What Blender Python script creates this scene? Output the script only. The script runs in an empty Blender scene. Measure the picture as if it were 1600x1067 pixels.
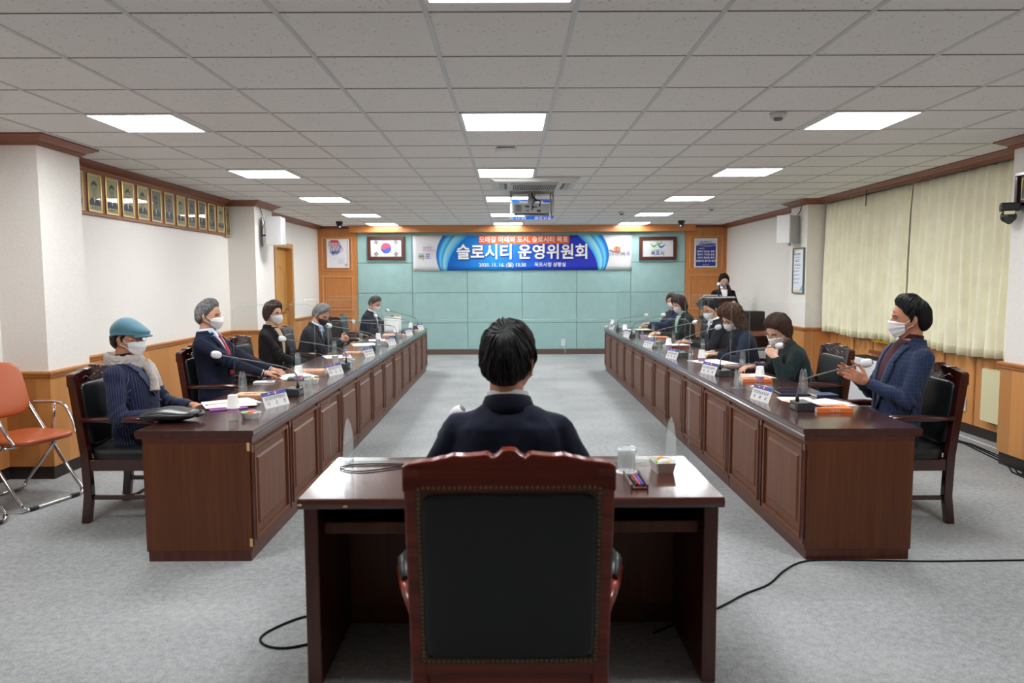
import bpy, bmesh, math, random
import numpy as np
from mathutils import Vector, Matrix, Quaternion, noise as mnoise

random.seed(7)
PI = math.pi
scene = bpy.context.scene
C = scene.collection

# ------------------------------------------------------------------ camera, world, exposure
cam_data = bpy.data.cameras.new('camera')
cam_data.lens = 26.26
cam_data.sensor_width = 36.0
cam_data.clip_start = 0.05
cam_data.clip_end = 60
cam = bpy.data.objects.new('camera', cam_data)
C.objects.link(cam)
_p, _yaw, _roll = 0.08263, 0.00217, -0.00424
_f = Vector((math.sin(_yaw)*math.cos(_p), math.cos(_yaw)*math.cos(_p), -math.sin(_p)))
_r = Vector((math.cos(_yaw), -math.sin(_yaw), 0))
_u = _r.cross(_f)
_R = _r*math.cos(_roll) + _u*math.sin(_roll)
_U = -_r*math.sin(_roll) + _u*math.cos(_roll)
_m = Matrix((( _R.x, _U.x, -_f.x, 0), (_R.y, _U.y, -_f.y, 0), (_R.z, _U.z, -_f.z, 1.5), (0, 0, 0, 1)))
cam.matrix_world = _m
cam_data.dof.use_dof = True
cam_data.dof.focus_distance = 6.2
cam_data.dof.aperture_fstop = 3.2
scene.camera = cam

world = bpy.data.worlds.new('world')
scene.world = world
world.use_nodes = True
world.node_tree.nodes['Background'].inputs[0].default_value = (0.9, 0.95, 1, 1)
world.node_tree.nodes['Background'].inputs[1].default_value = 0.25

scene.view_settings.view_transform = 'Standard'
scene.view_settings.look = 'None'
scene.view_settings.exposure = 0.0
scene.view_settings.gamma = 1.0
scene.view_settings.use_curve_mapping = False
cy = scene.cycles
cy.use_denoising = True
cy.max_bounces = 10
cy.diffuse_bounces = 7
cy.glossy_bounces = 4
cy.transmission_bounces = 6
cy.transparent_max_bounces = 24
cy.caustics_reflective = False
cy.caustics_refractive = False
cy.sample_clamp_indirect = 6

LIGHT_POWER = 35.0         # emission strength of every ceiling light panel
CEIL = 2.573

# ------------------------------------------------------------------ mesh builder
def I(): return Matrix.Identity(4)
def T(x, y, z): return Matrix.Translation((x, y, z))
def Rz(a): return Matrix.Rotation(a, 4, 'Z')
def Rx(a): return Matrix.Rotation(a, 4, 'X')
def Ry(a): return Matrix.Rotation(a, 4, 'Y')

def basis(d):
    d = Vector(d).normalized()
    a = Vector((0, 0, 1)) if abs(d.z) < 0.9 else Vector((1, 0, 0))
    x = a.cross(d).normalized()
    return x, d.cross(x).normalized(), d

class B:
    """collects shapes into one mesh"""
    def __init__(s):
        s.v = []; s.f = []; s.fm = []; s.fs = []; s.mi = 0; s.M = None
    def add(s, vs, fs, smooth=False):
        n = len(s.v)
        if s.M is not None: vs = [s.M @ Vector(v) for v in vs]
        s.v.extend([tuple(v) for v in vs])
        for f in fs:
            s.f.append([n+i for i in f]); s.fm.append(s.mi); s.fs.append(smooth)
        return s
    def box(s, x0, x1, y0, y1, z0, z1):
        v = [(x0,y0,z0),(x1,y0,z0),(x1,y1,z0),(x0,y1,z0),(x0,y0,z1),(x1,y0,z1),(x1,y1,z1),(x0,y1,z1)]
        return s.add(v, [(0,3,2,1),(4,5,6,7),(0,1,5,4),(1,2,6,5),(2,3,7,6),(3,0,4,7)])
    def taper(s, x0, x1, y0, y1, z0, z1, k):
        """box whose top is inset by k on every side"""
        v = [(x0,y0,z0),(x1,y0,z0),(x1,y1,z0),(x0,y1,z0),(x0+k,y0+k,z1),(x1-k,y0+k,z1),(x1-k,y1-k,z1),(x0+k,y1-k,z1)]
        return s.add(v, [(0,3,2,1),(4,5,6,7),(0,1,5,4),(1,2,6,5),(2,3,7,6),(3,0,4,7)])
    def loft(s, rings, cap=True, smooth=True, closed=True):
        n = len(rings[0]); vs = [p for r in rings for p in r]; fs = []
        for i in range(len(rings)-1):
            for j in range(n if closed else n-1):
                k = (j+1) % n
                fs.append((i*n+j, i*n+k, (i+1)*n+k, (i+1)*n+j))
        s.add(vs, fs, smooth)
        if cap and closed:
            m = len(s.v)-len(vs)
            s.f.append([m+j for j in range(n)][::-1]); s.fm.append(s.mi); s.fs.append(False)
            b = m+(len(rings)-1)*n
            s.f.append([b+j for j in range(n)]); s.fm.append(s.mi); s.fs.append(False)
        return s
    def cyl(s, p0, p1, r0, r1=None, n=12, cap=True, smooth=True):
        if r1 is None: r1 = r0
        p0, p1 = Vector(p0), Vector(p1)
        x, y, d = basis(p1-p0)
        rs = []
        for p, r in ((p0, r0), (p1, r1)):
            rs.append([p + x*(r*math.cos(2*PI*j/n)) + y*(r*math.sin(2*PI*j/n)) for j in range(n)])
        return s.loft(rs, cap, smooth)
    def tube(s, pts, r, n=8, closed=False, cap=True):
        pts = [Vector(p) for p in pts]; m = len(pts)
        rr = r if isinstance(r, (list, tuple)) else [r]*m
        rings = []; x = None
        for i, p in enumerate(pts):
            if closed: d = pts[(i+1) % m]-pts[i-1]
            else: d = pts[min(i+1, m-1)]-pts[max(i-1, 0)]
            if d.length < 1e-9: d = Vector((0, 0, 1))
            d.normalize()
            if x is None: x, y, _ = basis(d)
            else:
                x = (x - d*x.dot(d))
                if x.length < 1e-6: x, y, _ = basis(d)
                x.normalize(); y = d.cross(x)
            rings.append([p + x*(rr[i]*math.cos(2*PI*j/n)) + y*(rr[i]*math.sin(2*PI*j/n)) for j in range(n)])
        if closed:
            rings.append(rings[0]); return s.loft(rings, False, True)
        return s.loft(rings, cap, True)
    def lathe(s, prof, n=20, c=(0, 0, 0), smooth=True, cap=True):
        rings = [[(c[0]+r*math.cos(2*PI*j/n), c[1]+r*math.sin(2*PI*j/n), c[2]+z) for j in range(n)] for r, z in prof]
        return s.loft(rings, cap, smooth)
    def prism(s, poly, axis, a, b, smooth=False):
        """extrude a 2d polygon along an axis; axis x: (y,z), y: (x,z), z: (x,y)"""
        def P(q, t):
            return (t, q[0], q[1]) if axis == 'x' else (q[0], t, q[1]) if axis == 'y' else (q[0], q[1], t)
        n = len(poly)
        vs = [P(q, a) for q in poly]+[P(q, b) for q in poly]
        fs = [tuple(range(n))[::-1], tuple(range(n, 2*n))]+[(i, (i+1) % n, n+(i+1) % n, n+i) for i in range(n)]
        return s.add(vs, fs, smooth)
    def ell(s, c, r, n=16, m=10, R=None, e=1.0):
        """ellipsoid; e<1 makes it boxier"""
        c = Vector(c); rings = []
        def pw(v): return math.copysign(abs(v)**e, v)
        for i in range(m+1):
            t = -PI/2+PI*i/m
            ct = max(pw(math.cos(t)), 1e-4); st = pw(math.sin(t)); ring = []
            for j in range(n):
                a = 2*PI*j/n
                v = Vector((r[0]*ct*pw(math.cos(a)), r[1]*ct*pw(math.sin(a)), r[2]*st))
                if R is not None: v = R @ v
                ring.append(c+v)
            rings.append(ring)
        return s.loft(rings, True, True)
    def capsule(s, p0, p1, r0, r1, n=12):
        """tapered limb with rounded ends"""
        p0, p1 = Vector(p0), Vector(p1)
        x, y, d = basis(p1-p0); rings = []
        for q, r, sg, A in ((p0, r0, -1, (80, 55, 30, 0)), (p1, r1, 1, (0, 30, 55, 80))):
            for a in A:
                a = math.radians(a)
                c = q + d*(sg*r*math.sin(a)); k = r*math.cos(a)
                rings.append([c + x*(k*math.cos(2*PI*j/n)) + y*(k*math.sin(2*PI*j/n)) for j in range(n)])
        return s.loft(rings, True, True)
    def mesh(s, name, mats):
        me = bpy.data.meshes.new(name)
        me.from_pydata(s.v, [], s.f)
        for m in (mats if isinstance(mats, (list, tuple)) else [mats]): me.materials.append(m)
        me.polygons.foreach_set('material_index', s.fm)
        me.polygons.foreach_set('use_smooth', s.fs)
        me.update()
        return me
    def build(s, name, mats, parent=None, bevel=0, seg=2, loc=None, fix=False):
        me = s.mesh(name, mats)
        if fix:
            bm = bmesh.new(); bm.from_mesh(me); bmesh.ops.recalc_face_normals(bm, faces=bm.faces); bm.to_mesh(me); bm.free()
        o = bpy.data.objects.new(name, me); C.objects.link(o)
        if parent is not None: o.parent = parent
        if loc: o.location = loc
        if bevel:
            md = o.modifiers.new('bevel', 'BEVEL'); md.width = bevel; md.segments = seg; md.limit_method = 'ANGLE'; md.angle_limit = math.radians(40)
            md.harden_normals = False
        return o

def tag(o, label=None, cat=None, group=None, kind=None):
    if label: o['label'] = label
    if cat: o['category'] = cat
    if group: o['group'] = group
    if kind: o['kind'] = kind
    return o
def thing(name, label, cat, loc=(0, 0, 0), rz=0, group=None):
    o = bpy.data.objects.new(name, None); C.objects.link(o)
    o.empty_display_size = 0.1
    o.location = loc; o.rotation_euler = (0, 0, rz)
    return tag(o, label, cat, group)
def struct(o, label, cat): return tag(o, label, cat, kind='structure')
def dup(root, loc=None, rz=None, label=None, group=None):
    r = root.copy(); C.objects.link(r)
    if loc is not None: r.location = loc
    if rz is not None: r.rotation_euler = (0, 0, rz)
    if label: r['label'] = label
    if group: r['group'] = group
    for ch in list(root.children):
        c = ch.copy(); C.objects.link(c); c.parent = r
        for g in list(ch.children):
            d = g.copy(); C.objects.link(d); d.parent = c
    return r

# ------------------------------------------------------------------ materials
def lin(c):
    return tuple(((v/255)/12.92 if v/255 <= 0.04045 else ((v/255+0.055)/1.055)**2.4) for v in c)+(1,)
def new_mat(name):
    m = bpy.data.materials.new(name); m.use_nodes = True
    nt = m.node_tree; return m, nt, nt.nodes['Principled BSDF']
def setp(p, color=None, rough=0.5, metal=0, spec=0.5, coat=0, sheen=0):
    if color is not None: p.inputs['Base Color'].default_value = lin(color)
    p.inputs['Roughness'].default_value = rough; p.inputs['Metallic'].default_value = metal
    p.inputs['Specular IOR Level'].default_value = spec
    if coat: p.inputs['Coat Weight'].default_value = coat; p.inputs['Coat Roughness'].default_value = 0.12
    if sheen: p.inputs['Sheen Weight'].default_value = sheen; p.inputs['Sheen Roughness'].default_value = 0.5
def coords(nt, scale=(1, 1, 1), world=False):
    mp = nt.nodes.new('ShaderNodeMapping'); mp.inputs['Scale'].default_value = scale
    if world:
        g = nt.nodes.new('ShaderNodeNewGeometry'); nt.links.new(g.outputs['Position'], mp.inputs[0])
    else:
        t = nt.nodes.new('ShaderNodeTexCoord'); nt.links.new(t.outputs['Object'], mp.inputs[0])
    return mp.outputs[0]
def noisen(nt, vec, scale, detail=3, rough=0.5):
    n = nt.nodes.new('ShaderNodeTexNoise'); n.inputs['Scale'].default_value = scale
    n.inputs['Detail'].default_value = detail; n.inputs['Roughness'].default_value = rough
    nt.links.new(vec, n.inputs['Vector']); return n.outputs['Fac']
def ramp(nt, fac, stops):
    r = nt.nodes.new('ShaderNodeValToRGB'); e = r.color_ramp.elements
    while len(e) < len(stops): e.new(0.5)
    for i, (p, c) in enumerate(stops):
        e[i].position = p; e[i].color = lin(c) if len(c) == 3 else c
    nt.links.new(fac, r.inputs[0]); return r.outputs[0]
def bumpn(nt, p, h, strength=0.2, dist=0.002):
    b = nt.nodes.new('ShaderNodeBump'); b.inputs['Strength'].default_value = strength; b.inputs['Distance'].default_value = dist
    nt.links.new(h, b.inputs['Height']); nt.links.new(b.outputs[0], p.inputs['Normal'])
def mathn(nt, op, a, b=None, c=None):
    n = nt.nodes.new('ShaderNodeMath'); n.operation = op
    for i, v in enumerate((a, b, c)):
        if v is None: continue
        if isinstance(v, (int, float)): n.inputs[i].default_value = v
        else: nt.links.new(v, n.inputs[i])
    return n.outputs[0]
def mixc(nt, fac, a, b):
    n = nt.nodes.new('ShaderNodeMix'); n.data_type = 'RGBA'
    if isinstance(fac, (int, float)): n.inputs[0].default_value = fac
    else: nt.links.new(fac, n.inputs[0])
    for k, v in ((6, a), (7, b)):
        if isinstance(v, tuple): n.inputs[k].default_value = lin(v)
        else: nt.links.new(v, n.inputs[k])
    return n.outputs[2]
def plain(name, color, rough=0.5, metal=0, spec=0.5, coat=0, sheen=0, var=0.0, vs=20, bump=0, bs=200, scale=(1, 1, 1), bd=0.002):
    m, nt, p = new_mat(name); setp(p, color, rough, metal, spec, coat, sheen)
    if var:
        v = noisen(nt, coords(nt, scale), vs, 4)
        a = tuple(max(0, min(255, k*(1-var))) for k in color); b = tuple(max(0, min(255, k*(1+var))) for k in color)
        nt.links.new(ramp(nt, v, [(0.3, a), (0.7, b)]), p.inputs['Base Color'])
    if bump: bumpn(nt, p, noisen(nt, coords(nt, scale), bs, 3), bump, bd)
    return m
def wood(name, c1, c2, grain='z', rough=0.35, coat=0.0, scale=1.0, plank=None, spec=0.5, world=False):
    """stretched noise grain; plank = width of vertical boards that change tone"""
    m, nt, p = new_mat(name); setp(p, c1, rough, 0, spec, coat)
    s = {'x': (0.6, 14, 14), 'y': (14, 0.6, 14), 'z': (14, 14, 0.6)}[grain]
    v = coords(nt, tuple(k*scale for k in s), world)
    f = noisen(nt, v, 3.0, 6, 0.6)
    f2 = noisen(nt, v, 12.0, 3, 0.6)
    f = mathn(nt, 'ADD', mathn(nt, 'MULTIPLY', f, 0.7), mathn(nt, 'MULTIPLY', f2, 0.3))
    col = ramp(nt, f, [(0.33, c2), (0.66, c1)])
    if plank:
        tc = coords(nt, (1, 1, 1), world)
        sx = nt.nodes.new('ShaderNodeSeparateXYZ'); nt.links.new(tc, sx.inputs[0])
        q = mathn(nt, 'DIVIDE', mathn(nt, 'ADD', sx.outputs[0], sx.outputs[1]), plank)
        wn = nt.nodes.new('ShaderNodeTexWhiteNoise'); wn.noise_dimensions = '1D'
        nt.links.new(mathn(nt, 'FLOOR', q), wn.inputs['W'])
        lo = tuple(k*0.87 for k in c1); hi = tuple(min(255, k*1.08) for k in c1)
        tint = ramp(nt, wn.outputs[0], [(0, lo), (1, hi)])
        col = mixc(nt, 0.6, col, tint)
    nt.links.new(col, p.inputs['Base Color'])
    bumpn(nt, p, f, 0.08, 0.001)
    return m
def emit(name, color, strength):
    m = bpy.data.materials.new(name); m.use_nodes = True; nt = m.node_tree; nt.nodes.clear()
    e = nt.nodes.new('ShaderNodeEmission'); e.inputs[0].default_value = color; e.inputs[1].default_value = strength
    o = nt.nodes.new('ShaderNodeOutputMaterial'); nt.links.new(e.outputs[0], o.inputs[0]); return m
def clear(name, tint=(0.985, 0.995, 0.993, 1), haze=0.004, gloss=0.38, rough=0.02):
    """clear acrylic: transparent with a Fresnel reflection and a little haze"""
    m = bpy.data.materials.new(name); m.use_nodes = True; nt = m.node_tree; nt.nodes.clear()
    tr = nt.nodes.new('ShaderNodeBsdfTransparent'); tr.inputs[0].default_value = tint
    gl = nt.nodes.new('ShaderNodeBsdfGlossy'); gl.inputs['Roughness'].default_value = rough
    df = nt.nodes.new('ShaderNodeBsdfDiffuse'); df.inputs[0].default_value = (0.9, 0.95, 0.95, 1)
    lw = nt.nodes.new('ShaderNodeLayerWeight'); lw.inputs[0].default_value = 0.5
    fr = mathn(nt, 'ADD', 0.035, mathn(nt, 'MULTIPLY', mathn(nt, 'POWER', lw.outputs['Facing'], 5.0), 0.9))
    m1 = nt.nodes.new('ShaderNodeMixShader'); m1.inputs[0].default_value = haze
    nt.links.new(tr.outputs[0], m1.inputs[1]); nt.links.new(df.outputs[0], m1.inputs[2])
    m2 = nt.nodes.new('ShaderNodeMixShader')
    nt.links.new(mathn(nt, 'MULTIPLY', fr, gloss), m2.inputs[0])
    nt.links.new(m1.outputs[0], m2.inputs[1]); nt.links.new(gl.outputs[0], m2.inputs[2])
    o = nt.nodes.new('ShaderNodeOutputMaterial'); nt.links.new(m2.outputs[0], o.inputs[0]); return m

# carpet
def carpet():
    m, nt, p = new_mat('grey_carpet'); setp(p, (150, 154, 156), 0.95, 0, 0.1)
    v = coords(nt)
    a = noisen(nt, v, 130, 4, 0.8); b = noisen(nt, v, 1.1, 3, 0.5); c = noisen(nt, v, 30, 4, 0.7)
    f = mathn(nt, 'ADD', mathn(nt, 'MULTIPLY', a, 0.5), mathn(nt, 'ADD', mathn(nt, 'MULTIPLY', b, 0.22), mathn(nt, 'MULTIPLY', c, 0.28)))
    nt.links.new(ramp(nt, f, [(0.38, (122, 125, 126)), (0.62, (188, 190, 190))]), p.inputs['Base Color'])
    bumpn(nt, p, a, 0.5, 0.004); return m
def ceiling_mat():
    m, nt, p = new_mat('mineral_ceiling_tile'); setp(p, (196, 194, 190), 0.9, 0, 0.1)
    v = coords(nt, (1, 1.7, 1))
    a = noisen(nt, v, 34, 2, 0.6)
    g = nt.nodes.new('ShaderNodeTexVoronoi'); g.inputs['Scale'].default_value = 36; g.feature = 'F1'
    nt.links.new(v, g.inputs['Vector'])
    speck = mathn(nt, 'MULTIPLY', mathn(nt, 'LESS_THAN', g.outputs['Distance'], 0.25), mathn(nt, 'GREATER_THAN', a, 0.56))
    base = ramp(nt, noisen(nt, v, 300, 2), [(0.3, (232, 232, 230)), (0.7, (242, 242, 240))])
    nt.links.new(mixc(nt, mathn(nt, 'MULTIPLY', speck, 0.55), base, (120, 114, 106)), p.inputs['Base Color'])
    return m
def wallpaper():
    m, nt, p = new_mat('cream_wallpaper'); setp(p, (232, 227, 219), 0.8, 0, 0.25)
    v = coords(nt); f = noisen(nt, v, 55, 5, 0.7)
    nt.links.new(ramp(nt, f, [(0.3, (232, 228, 221)), (0.7, (244, 240, 234))]), p.inputs['Base Color'])
    bumpn(nt, p, f, 0.25, 0.002); return m
def fabric(name, color, rough=0.9, sheen=0.15, thread=900, bump=0.25, var=0.06):
    m, nt, p = new_mat(name); setp(p, color, rough, 0, 0.15, 0, sheen)
    v = coords(nt); f = noisen(nt, v, thread*0.4, 3, 0.7); g = noisen(nt, v, 6, 3, 0.5)
    a = tuple(k*(1-var) for k in color); b = tuple(min(255, k*(1+var)) for k in color)
    nt.links.new(ramp(nt, mathn(nt, 'ADD', mathn(nt, 'MULTIPLY', f, 0.5), mathn(nt, 'MULTIPLY', g, 0.5)), [(0.35, a), (0.65, b)]), p.inputs['Base Color'])
    bumpn(nt, p, f, bump, 0.001); return m
def lined(name, base, line, px=0.012, pz=None, w=0.1, mode='v'):
    """suiting with pinstripes (v) or a windowpane plaid (p)"""
    m, nt, p = new_mat(name); setp(p, base, 0.85, 0, 0.15, 0, 0.1)
    tc = coords(nt); sx = nt.nodes.new('ShaderNodeSeparateXYZ'); nt.links.new(tc, sx.inputs[0])
    q = mathn(nt, 'FRACT', mathn(nt, 'DIVIDE', mathn(nt, 'ADD', sx.outputs[0], sx.outputs[1]), px))
    s = mathn(nt, 'LESS_THAN', q, w)
    if mode == 'v':
        at = nt.nodes.new('ShaderNodeAttribute'); at.attribute_name = 'wrap'
        s2 = nt.nodes.new('ShaderNodeSeparateXYZ'); nt.links.new(at.outputs['Vector'], s2.inputs[0])
        an = mathn(nt, 'DIVIDE', mathn(nt, 'ARCTAN2', s2.outputs[1], s2.outputs[0]), 2*PI)
        s = mathn(nt, 'LESS_THAN', mathn(nt, 'FRACT', mathn(nt, 'MULTIPLY', an, s2.outputs[2])), w)
    if mode == 'p':
        z = mathn(nt, 'LESS_THAN', mathn(nt, 'FRACT', mathn(nt, 'DIVIDE', sx.outputs[2], pz)), w)
        s = mathn(nt, 'MAXIMUM', s, z)
        f = noisen(nt, tc, 260, 3, 0.8)
        s = mathn(nt, 'MULTIPLY', s, f)
        b0 = ramp(nt, f, [(0.35, tuple(k*0.8 for k in base)), (0.65, tuple(min(255, k*1.25) for k in base))])
        nt.links.new(mixc(nt, s, b0, line), p.inputs['Base Color'])
    else:
        nt.links.new(mixc(nt, mathn(nt, 'MULTIPLY', s, 0.55), base, line), p.inputs['Base Color'])
    bumpn(nt, p, noisen(nt, tc, 400, 2), 0.2, 0.001)
    return m
def leather(name, color, rough=0.38):
    m, nt, p = new_mat(name); setp(p, color, rough, 0, 0.5)
    v = coords(nt); f = noisen(nt, v, 160, 3, 0.6); g = noisen(nt, v, 9, 2)
    bumpn(nt, p, mathn(nt, 'ADD', mathn(nt, 'MULTIPLY', f, 0.25), g), 0.25, 0.003)
    return m
def hairmat(name, c1, c2, rough=0.42, scale=(1, 1, 1)):
    m, nt, p = new_mat(name); setp(p, c1, rough+0.06, 0, 0.28)
    uv = nt.nodes.new('ShaderNodeAttribute'); uv.attribute_name = 'strand'
    mp = nt.nodes.new('ShaderNodeMapping'); mp.inputs['Scale'].default_value = (34, 1.5, 1)
    nt.links.new(uv.outputs['Vector'], mp.inputs[0])
    f = noisen(nt, mp.outputs[0], 4, 5, 0.75)
    nt.links.new(ramp(nt, f, [(0.42, c1), (0.60, c2)]), p.inputs['Base Color'])
    bumpn(nt, p, f, 0.7, 0.004); return m

MT = {}
MT['carpet'] = carpet(); MT['ceiling'] = ceiling_mat(); MT['paper'] = wallpaper()
MT['tbar'] = plain('painted_ceiling_bar', (204, 207, 207), 0.4)
MT['gap'] = plain('tile_joint', (95, 90, 84), 0.9)
MT['crown'] = wood('reddish_crown_wood', (146, 82, 54), (112, 58, 38), 'y', 0.35)
MT['crownx'] = wood('reddish_crown_wood_across', (146, 82, 54), (112, 58, 38), 'x', 0.35)
MT['wains'] = wood('honey_wainscot_wood', (206, 144, 84), (186, 122, 64), 'z', 0.42, 0, 1.0, plank=0.155)
MT['cap'] = wood('honey_cap_wood', (190, 128, 72), (160, 100, 52), 'y', 0.35)
MT['back'] = wood('amber_panel_wood', (202, 136, 76), (184, 116, 60), 'z', 0.4)
MT['mould'] = wood('amber_wood_lit_moulding', (222, 160, 98), (204, 140, 80), 'z', 0.35)  # paler copy of the amber panel wood; light on moulding edges is in the colour
MT['valance'] = wood('amber_valance_wood', (200, 136, 78), (182, 116, 62), 'x', 0.22, 0.3)
MT['teal'] = fabric('teal_wall_fabric', (156, 190, 188), 0.9, 0.1, 700, 0.3, 0.03)
MT['tealgap'] = plain('teal_panel_joint', (84, 122, 116), 0.9)
MT['skirt'] = plain('brown_skirting', (96, 74, 62), 0.55)
MT['dskirt'] = plain('dark_skirting', (44, 36, 32), 0.5)
MT['door'] = wood('tan_door_wood', (202, 150, 84), (182, 128, 64), 'z', 0.35)
MT['mahog'] = wood('mahogany_veneer', (98, 54, 30), (78, 40, 21), 'z', 0.42, 0.0, 0.35, spec=0.35)
MT['mahogf'] = wood('mahogany_panel_veneer', (112, 68, 46), (92, 54, 36), 'z', 0.45, 0.0, 0.5, spec=0.35)
MT['mahogred'] = wood('mahogany_red_moulding', (88, 38, 22), (62, 24, 14), 'z', 0.34, 0.15, 0.6)
MT['mtop'] = wood('mahogany_table_top', (74, 40, 34), (54, 27, 23), 'y', 0.2, 0.5, 0.8)
MT['mtopx'] = wood('mahogany_desk_top', (86, 42, 32), (62, 28, 22), 'x', 0.16, 0.6, 0.8)
MT['chairw'] = wood('polished_chair_wood', (66, 20, 14), (38, 10, 8), 'z', 0.18, 0.6, 0.8)
MT['chairwr'] = wood('polished_red_chair_wood', (140, 44, 17), (88, 24, 10), 'x', 0.26, 0.3, 0.4, spec=0.35)
MT['leather'] = leather('black_leather', (22, 25, 27), 0.34)
MT['gleather'] = leather('green_black_leather', (12, 16, 16), 0.42)
MT['tan'] = leather('tan_vinyl', (176, 86, 46), 0.35)
MT['brass'] = plain('antique_brass', (128, 112, 74), 0.35, 0.5)
MT['gold'] = plain('gilt_frame', (206, 176, 104), 0.3, 0.85)
MT['chrome'] = plain('chrome', (215, 215, 218), 0.12, 1)
MT['steel'] = plain('brushed_steel', (170, 172, 172), 0.3, 1)
MT['mirror'] = plain('polished_tray_steel', (225, 228, 230), 0.04, 1)
MT['white'] = plain('white_plastic', (228, 229, 230), 0.4)
MT['offwhite'] = plain('off_white_plastic', (206, 206, 200), 0.45)
MT['lgrey'] = plain('light_grey_plastic', (176, 178, 178), 0.45)
MT['mgrey'] = plain('mid_grey_plastic', (110, 112, 112), 0.5)
MT['dgrey'] = plain('dark_grey_plastic', (52, 54, 56), 0.45)
MT['black'] = plain('black_plastic', (20, 20, 22), 0.4)
MT['cable'] = plain('cable_rubber', (20, 21, 28), 0.7, spec=0.2)
MT['paperw'] = plain('white_paper', (238, 238, 238), 0.8)
MT['cream'] = plain('cream_board', (226, 218, 176), 0.6)
MT['orange'] = plain('orange_cover', (232, 126, 62), 0.45)
MT['salmon'] = plain('salmon_cover', (236, 172, 132), 0.5)
MT['acryl'] = clear('clear_acrylic')
MT['acredge'] = clear('acrylic_edge', (0.94, 0.97, 0.96, 1), 0.16, 0.6, 0.1)
MT['acrfoot'] = clear('acrylic_foot', (0.97, 0.985, 0.985, 1), 0.11, 0.6, 0.05)
MT['pet'] = clear('clear_bottle', (0.93, 0.95, 0.96, 1), 0.06, 1.3, 0.06)
MT['navyhdr'] = plain('blue_header', (52, 82, 160), 0.5)
MT['ink'] = plain('grey_ink', (70, 72, 78), 0.7)
MT['red'] = plain('red_print', (206, 60, 60), 0.5)
MT['blue'] = plain('blue_print', (44, 76, 190), 0.5)
MT['curtain'] = fabric('cream_curtain_cloth', (252, 245, 220), 0.9, 0.25, 500, 0.25, 0.035)
MT['lamp'] = emit('light_panel_diffuser', (0.97, 0.985, 1.0, 1), LIGHT_POWER)
MT['lamp_end'] = emit('light_panel_diffuser_dim', (0.97, 0.985, 1.0, 1), LIGHT_POWER*0.55)
MT['printw'] = plain('matt_print_paper', (208, 208, 210), 0.85, spec=0.2)

def text_mesh(body, size, mat, parent, M, name='lettering', bold=0.0, align='CENTER', sx=1.0, ext=0.0, label=None):
    """real lettering as a mesh; M places the text plane (x right, y up)"""
    c = bpy.data.curves.new('text', 'FONT'); c.body = body; c.size = size; c.align_x = align; c.align_y = 'CENTER'
    c.offset = bold; c.extrude = ext; c.resolution_u = 2
    o = bpy.data.objects.new('text', c); C.objects.link(o)
    dg = bpy.context.evaluated_depsgraph_get(); dg.update()
    me = bpy.data.meshes.new_from_object(o.evaluated_get(dg))
    bpy.data.objects.remove(o); bpy.data.curves.remove(c)
    me.name = name; me.materials.clear(); me.materials.append(mat)
    me.transform(M @ Matrix.Diagonal((sx, 1, 1, 1)))
    ob = bpy.data.objects.new(name, me); C.objects.link(ob); ob.parent = parent
    if label: ob['label'] = label
    return ob
# text frames: facing -Y (read from the camera side) and general plane from an origin, right and up
def plane_at(o, right, up):
    r = Vector(right).normalized(); u = Vector(up); u = (u-r*u.dot(r)).normalized(); n = r.cross(u)
    return Matrix(((r.x, u.x, n.x, o[0]), (r.y, u.y, n.y, o[1]), (r.z, u.z, n.z, o[2]), (0, 0, 0, 1)))

# ================================================================== THE ROOM
LX, RX, BY, FY = -3.82, 4.32, 15.0, -3.2
o = B().box(-4.6, 5.1, FY-0.2, BY+0.3, -0.1, 0).build('floor', MT['carpet']); struct(o, 'grey flecked office carpet over the whole floor', 'floor')
o = B().box(-4.6, 5.1, FY-0.2, BY+0.3, CEIL, CEIL+0.1).build('ceiling', MT['ceiling']); struct(o, 'suspended ceiling of speckled grey mineral tiles', 'ceiling')
# t-bars of the ceiling grid, wide along the room, a fine joint across
b = B()
GX, GY = -0.335, 4.90
for i in range(-6, 8):
    x = GX+0.6*i
    if LX < x < 4.42: b.box(x-0.011, x+0.011, FY, BY, CEIL-0.0045, CEIL)
b.mi = 1
j = -13
while GY+0.6*j < BY:
    y = GY+0.6*j
    if y > FY: b.box(LX, 4.4, y-0.004, y+0.004, CEIL-0.002, CEIL)
    j += 1
o = b.build('trim_1', [MT['tbar'], MT['gap']]); struct(o, 'pale metal bars of the ceiling tile grid', 'trim')

# left wall with its two pillars and the door opening
b = B()
b.box(-4.05, LX, FY, 12.22, 0, CEIL); b.box(-4.05, LX, 13.14, BY, 0, CEIL); b.box(-4.05, LX, 12.22, 13.14, 2.08, CEIL)
b.box(LX-0.01, -3.48, 5.60, 6.15, 0, CEIL); b.box(LX-0.01, -3.45, 10.20, 10.95, 0, CEIL)
o = b.build('wall_left', MT['paper']); struct(o, 'cream papered left wall with two square pillars', 'wall')
b = B()
b.box(4.42, 4.65, FY, 10.25, 0, CEIL); b.box(RX, 4.65, 10.25, BY, 0, CEIL)
b.box(3.96, 4.43, 4.9, 5.95, 0, CEIL); b.box(4.05, 4.43, 10.25, 10.85, 0, CEIL)
o = b.build('wall_right', MT['paper']); struct(o, 'cream papered right wall with two square pillars', 'wall')
o = B().box(-4.05, 4.65, FY-0.15, FY, 0, CEIL).build('wall_front', MT['paper']); struct(o, 'cream wall behind the photographer', 'wall')
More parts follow.
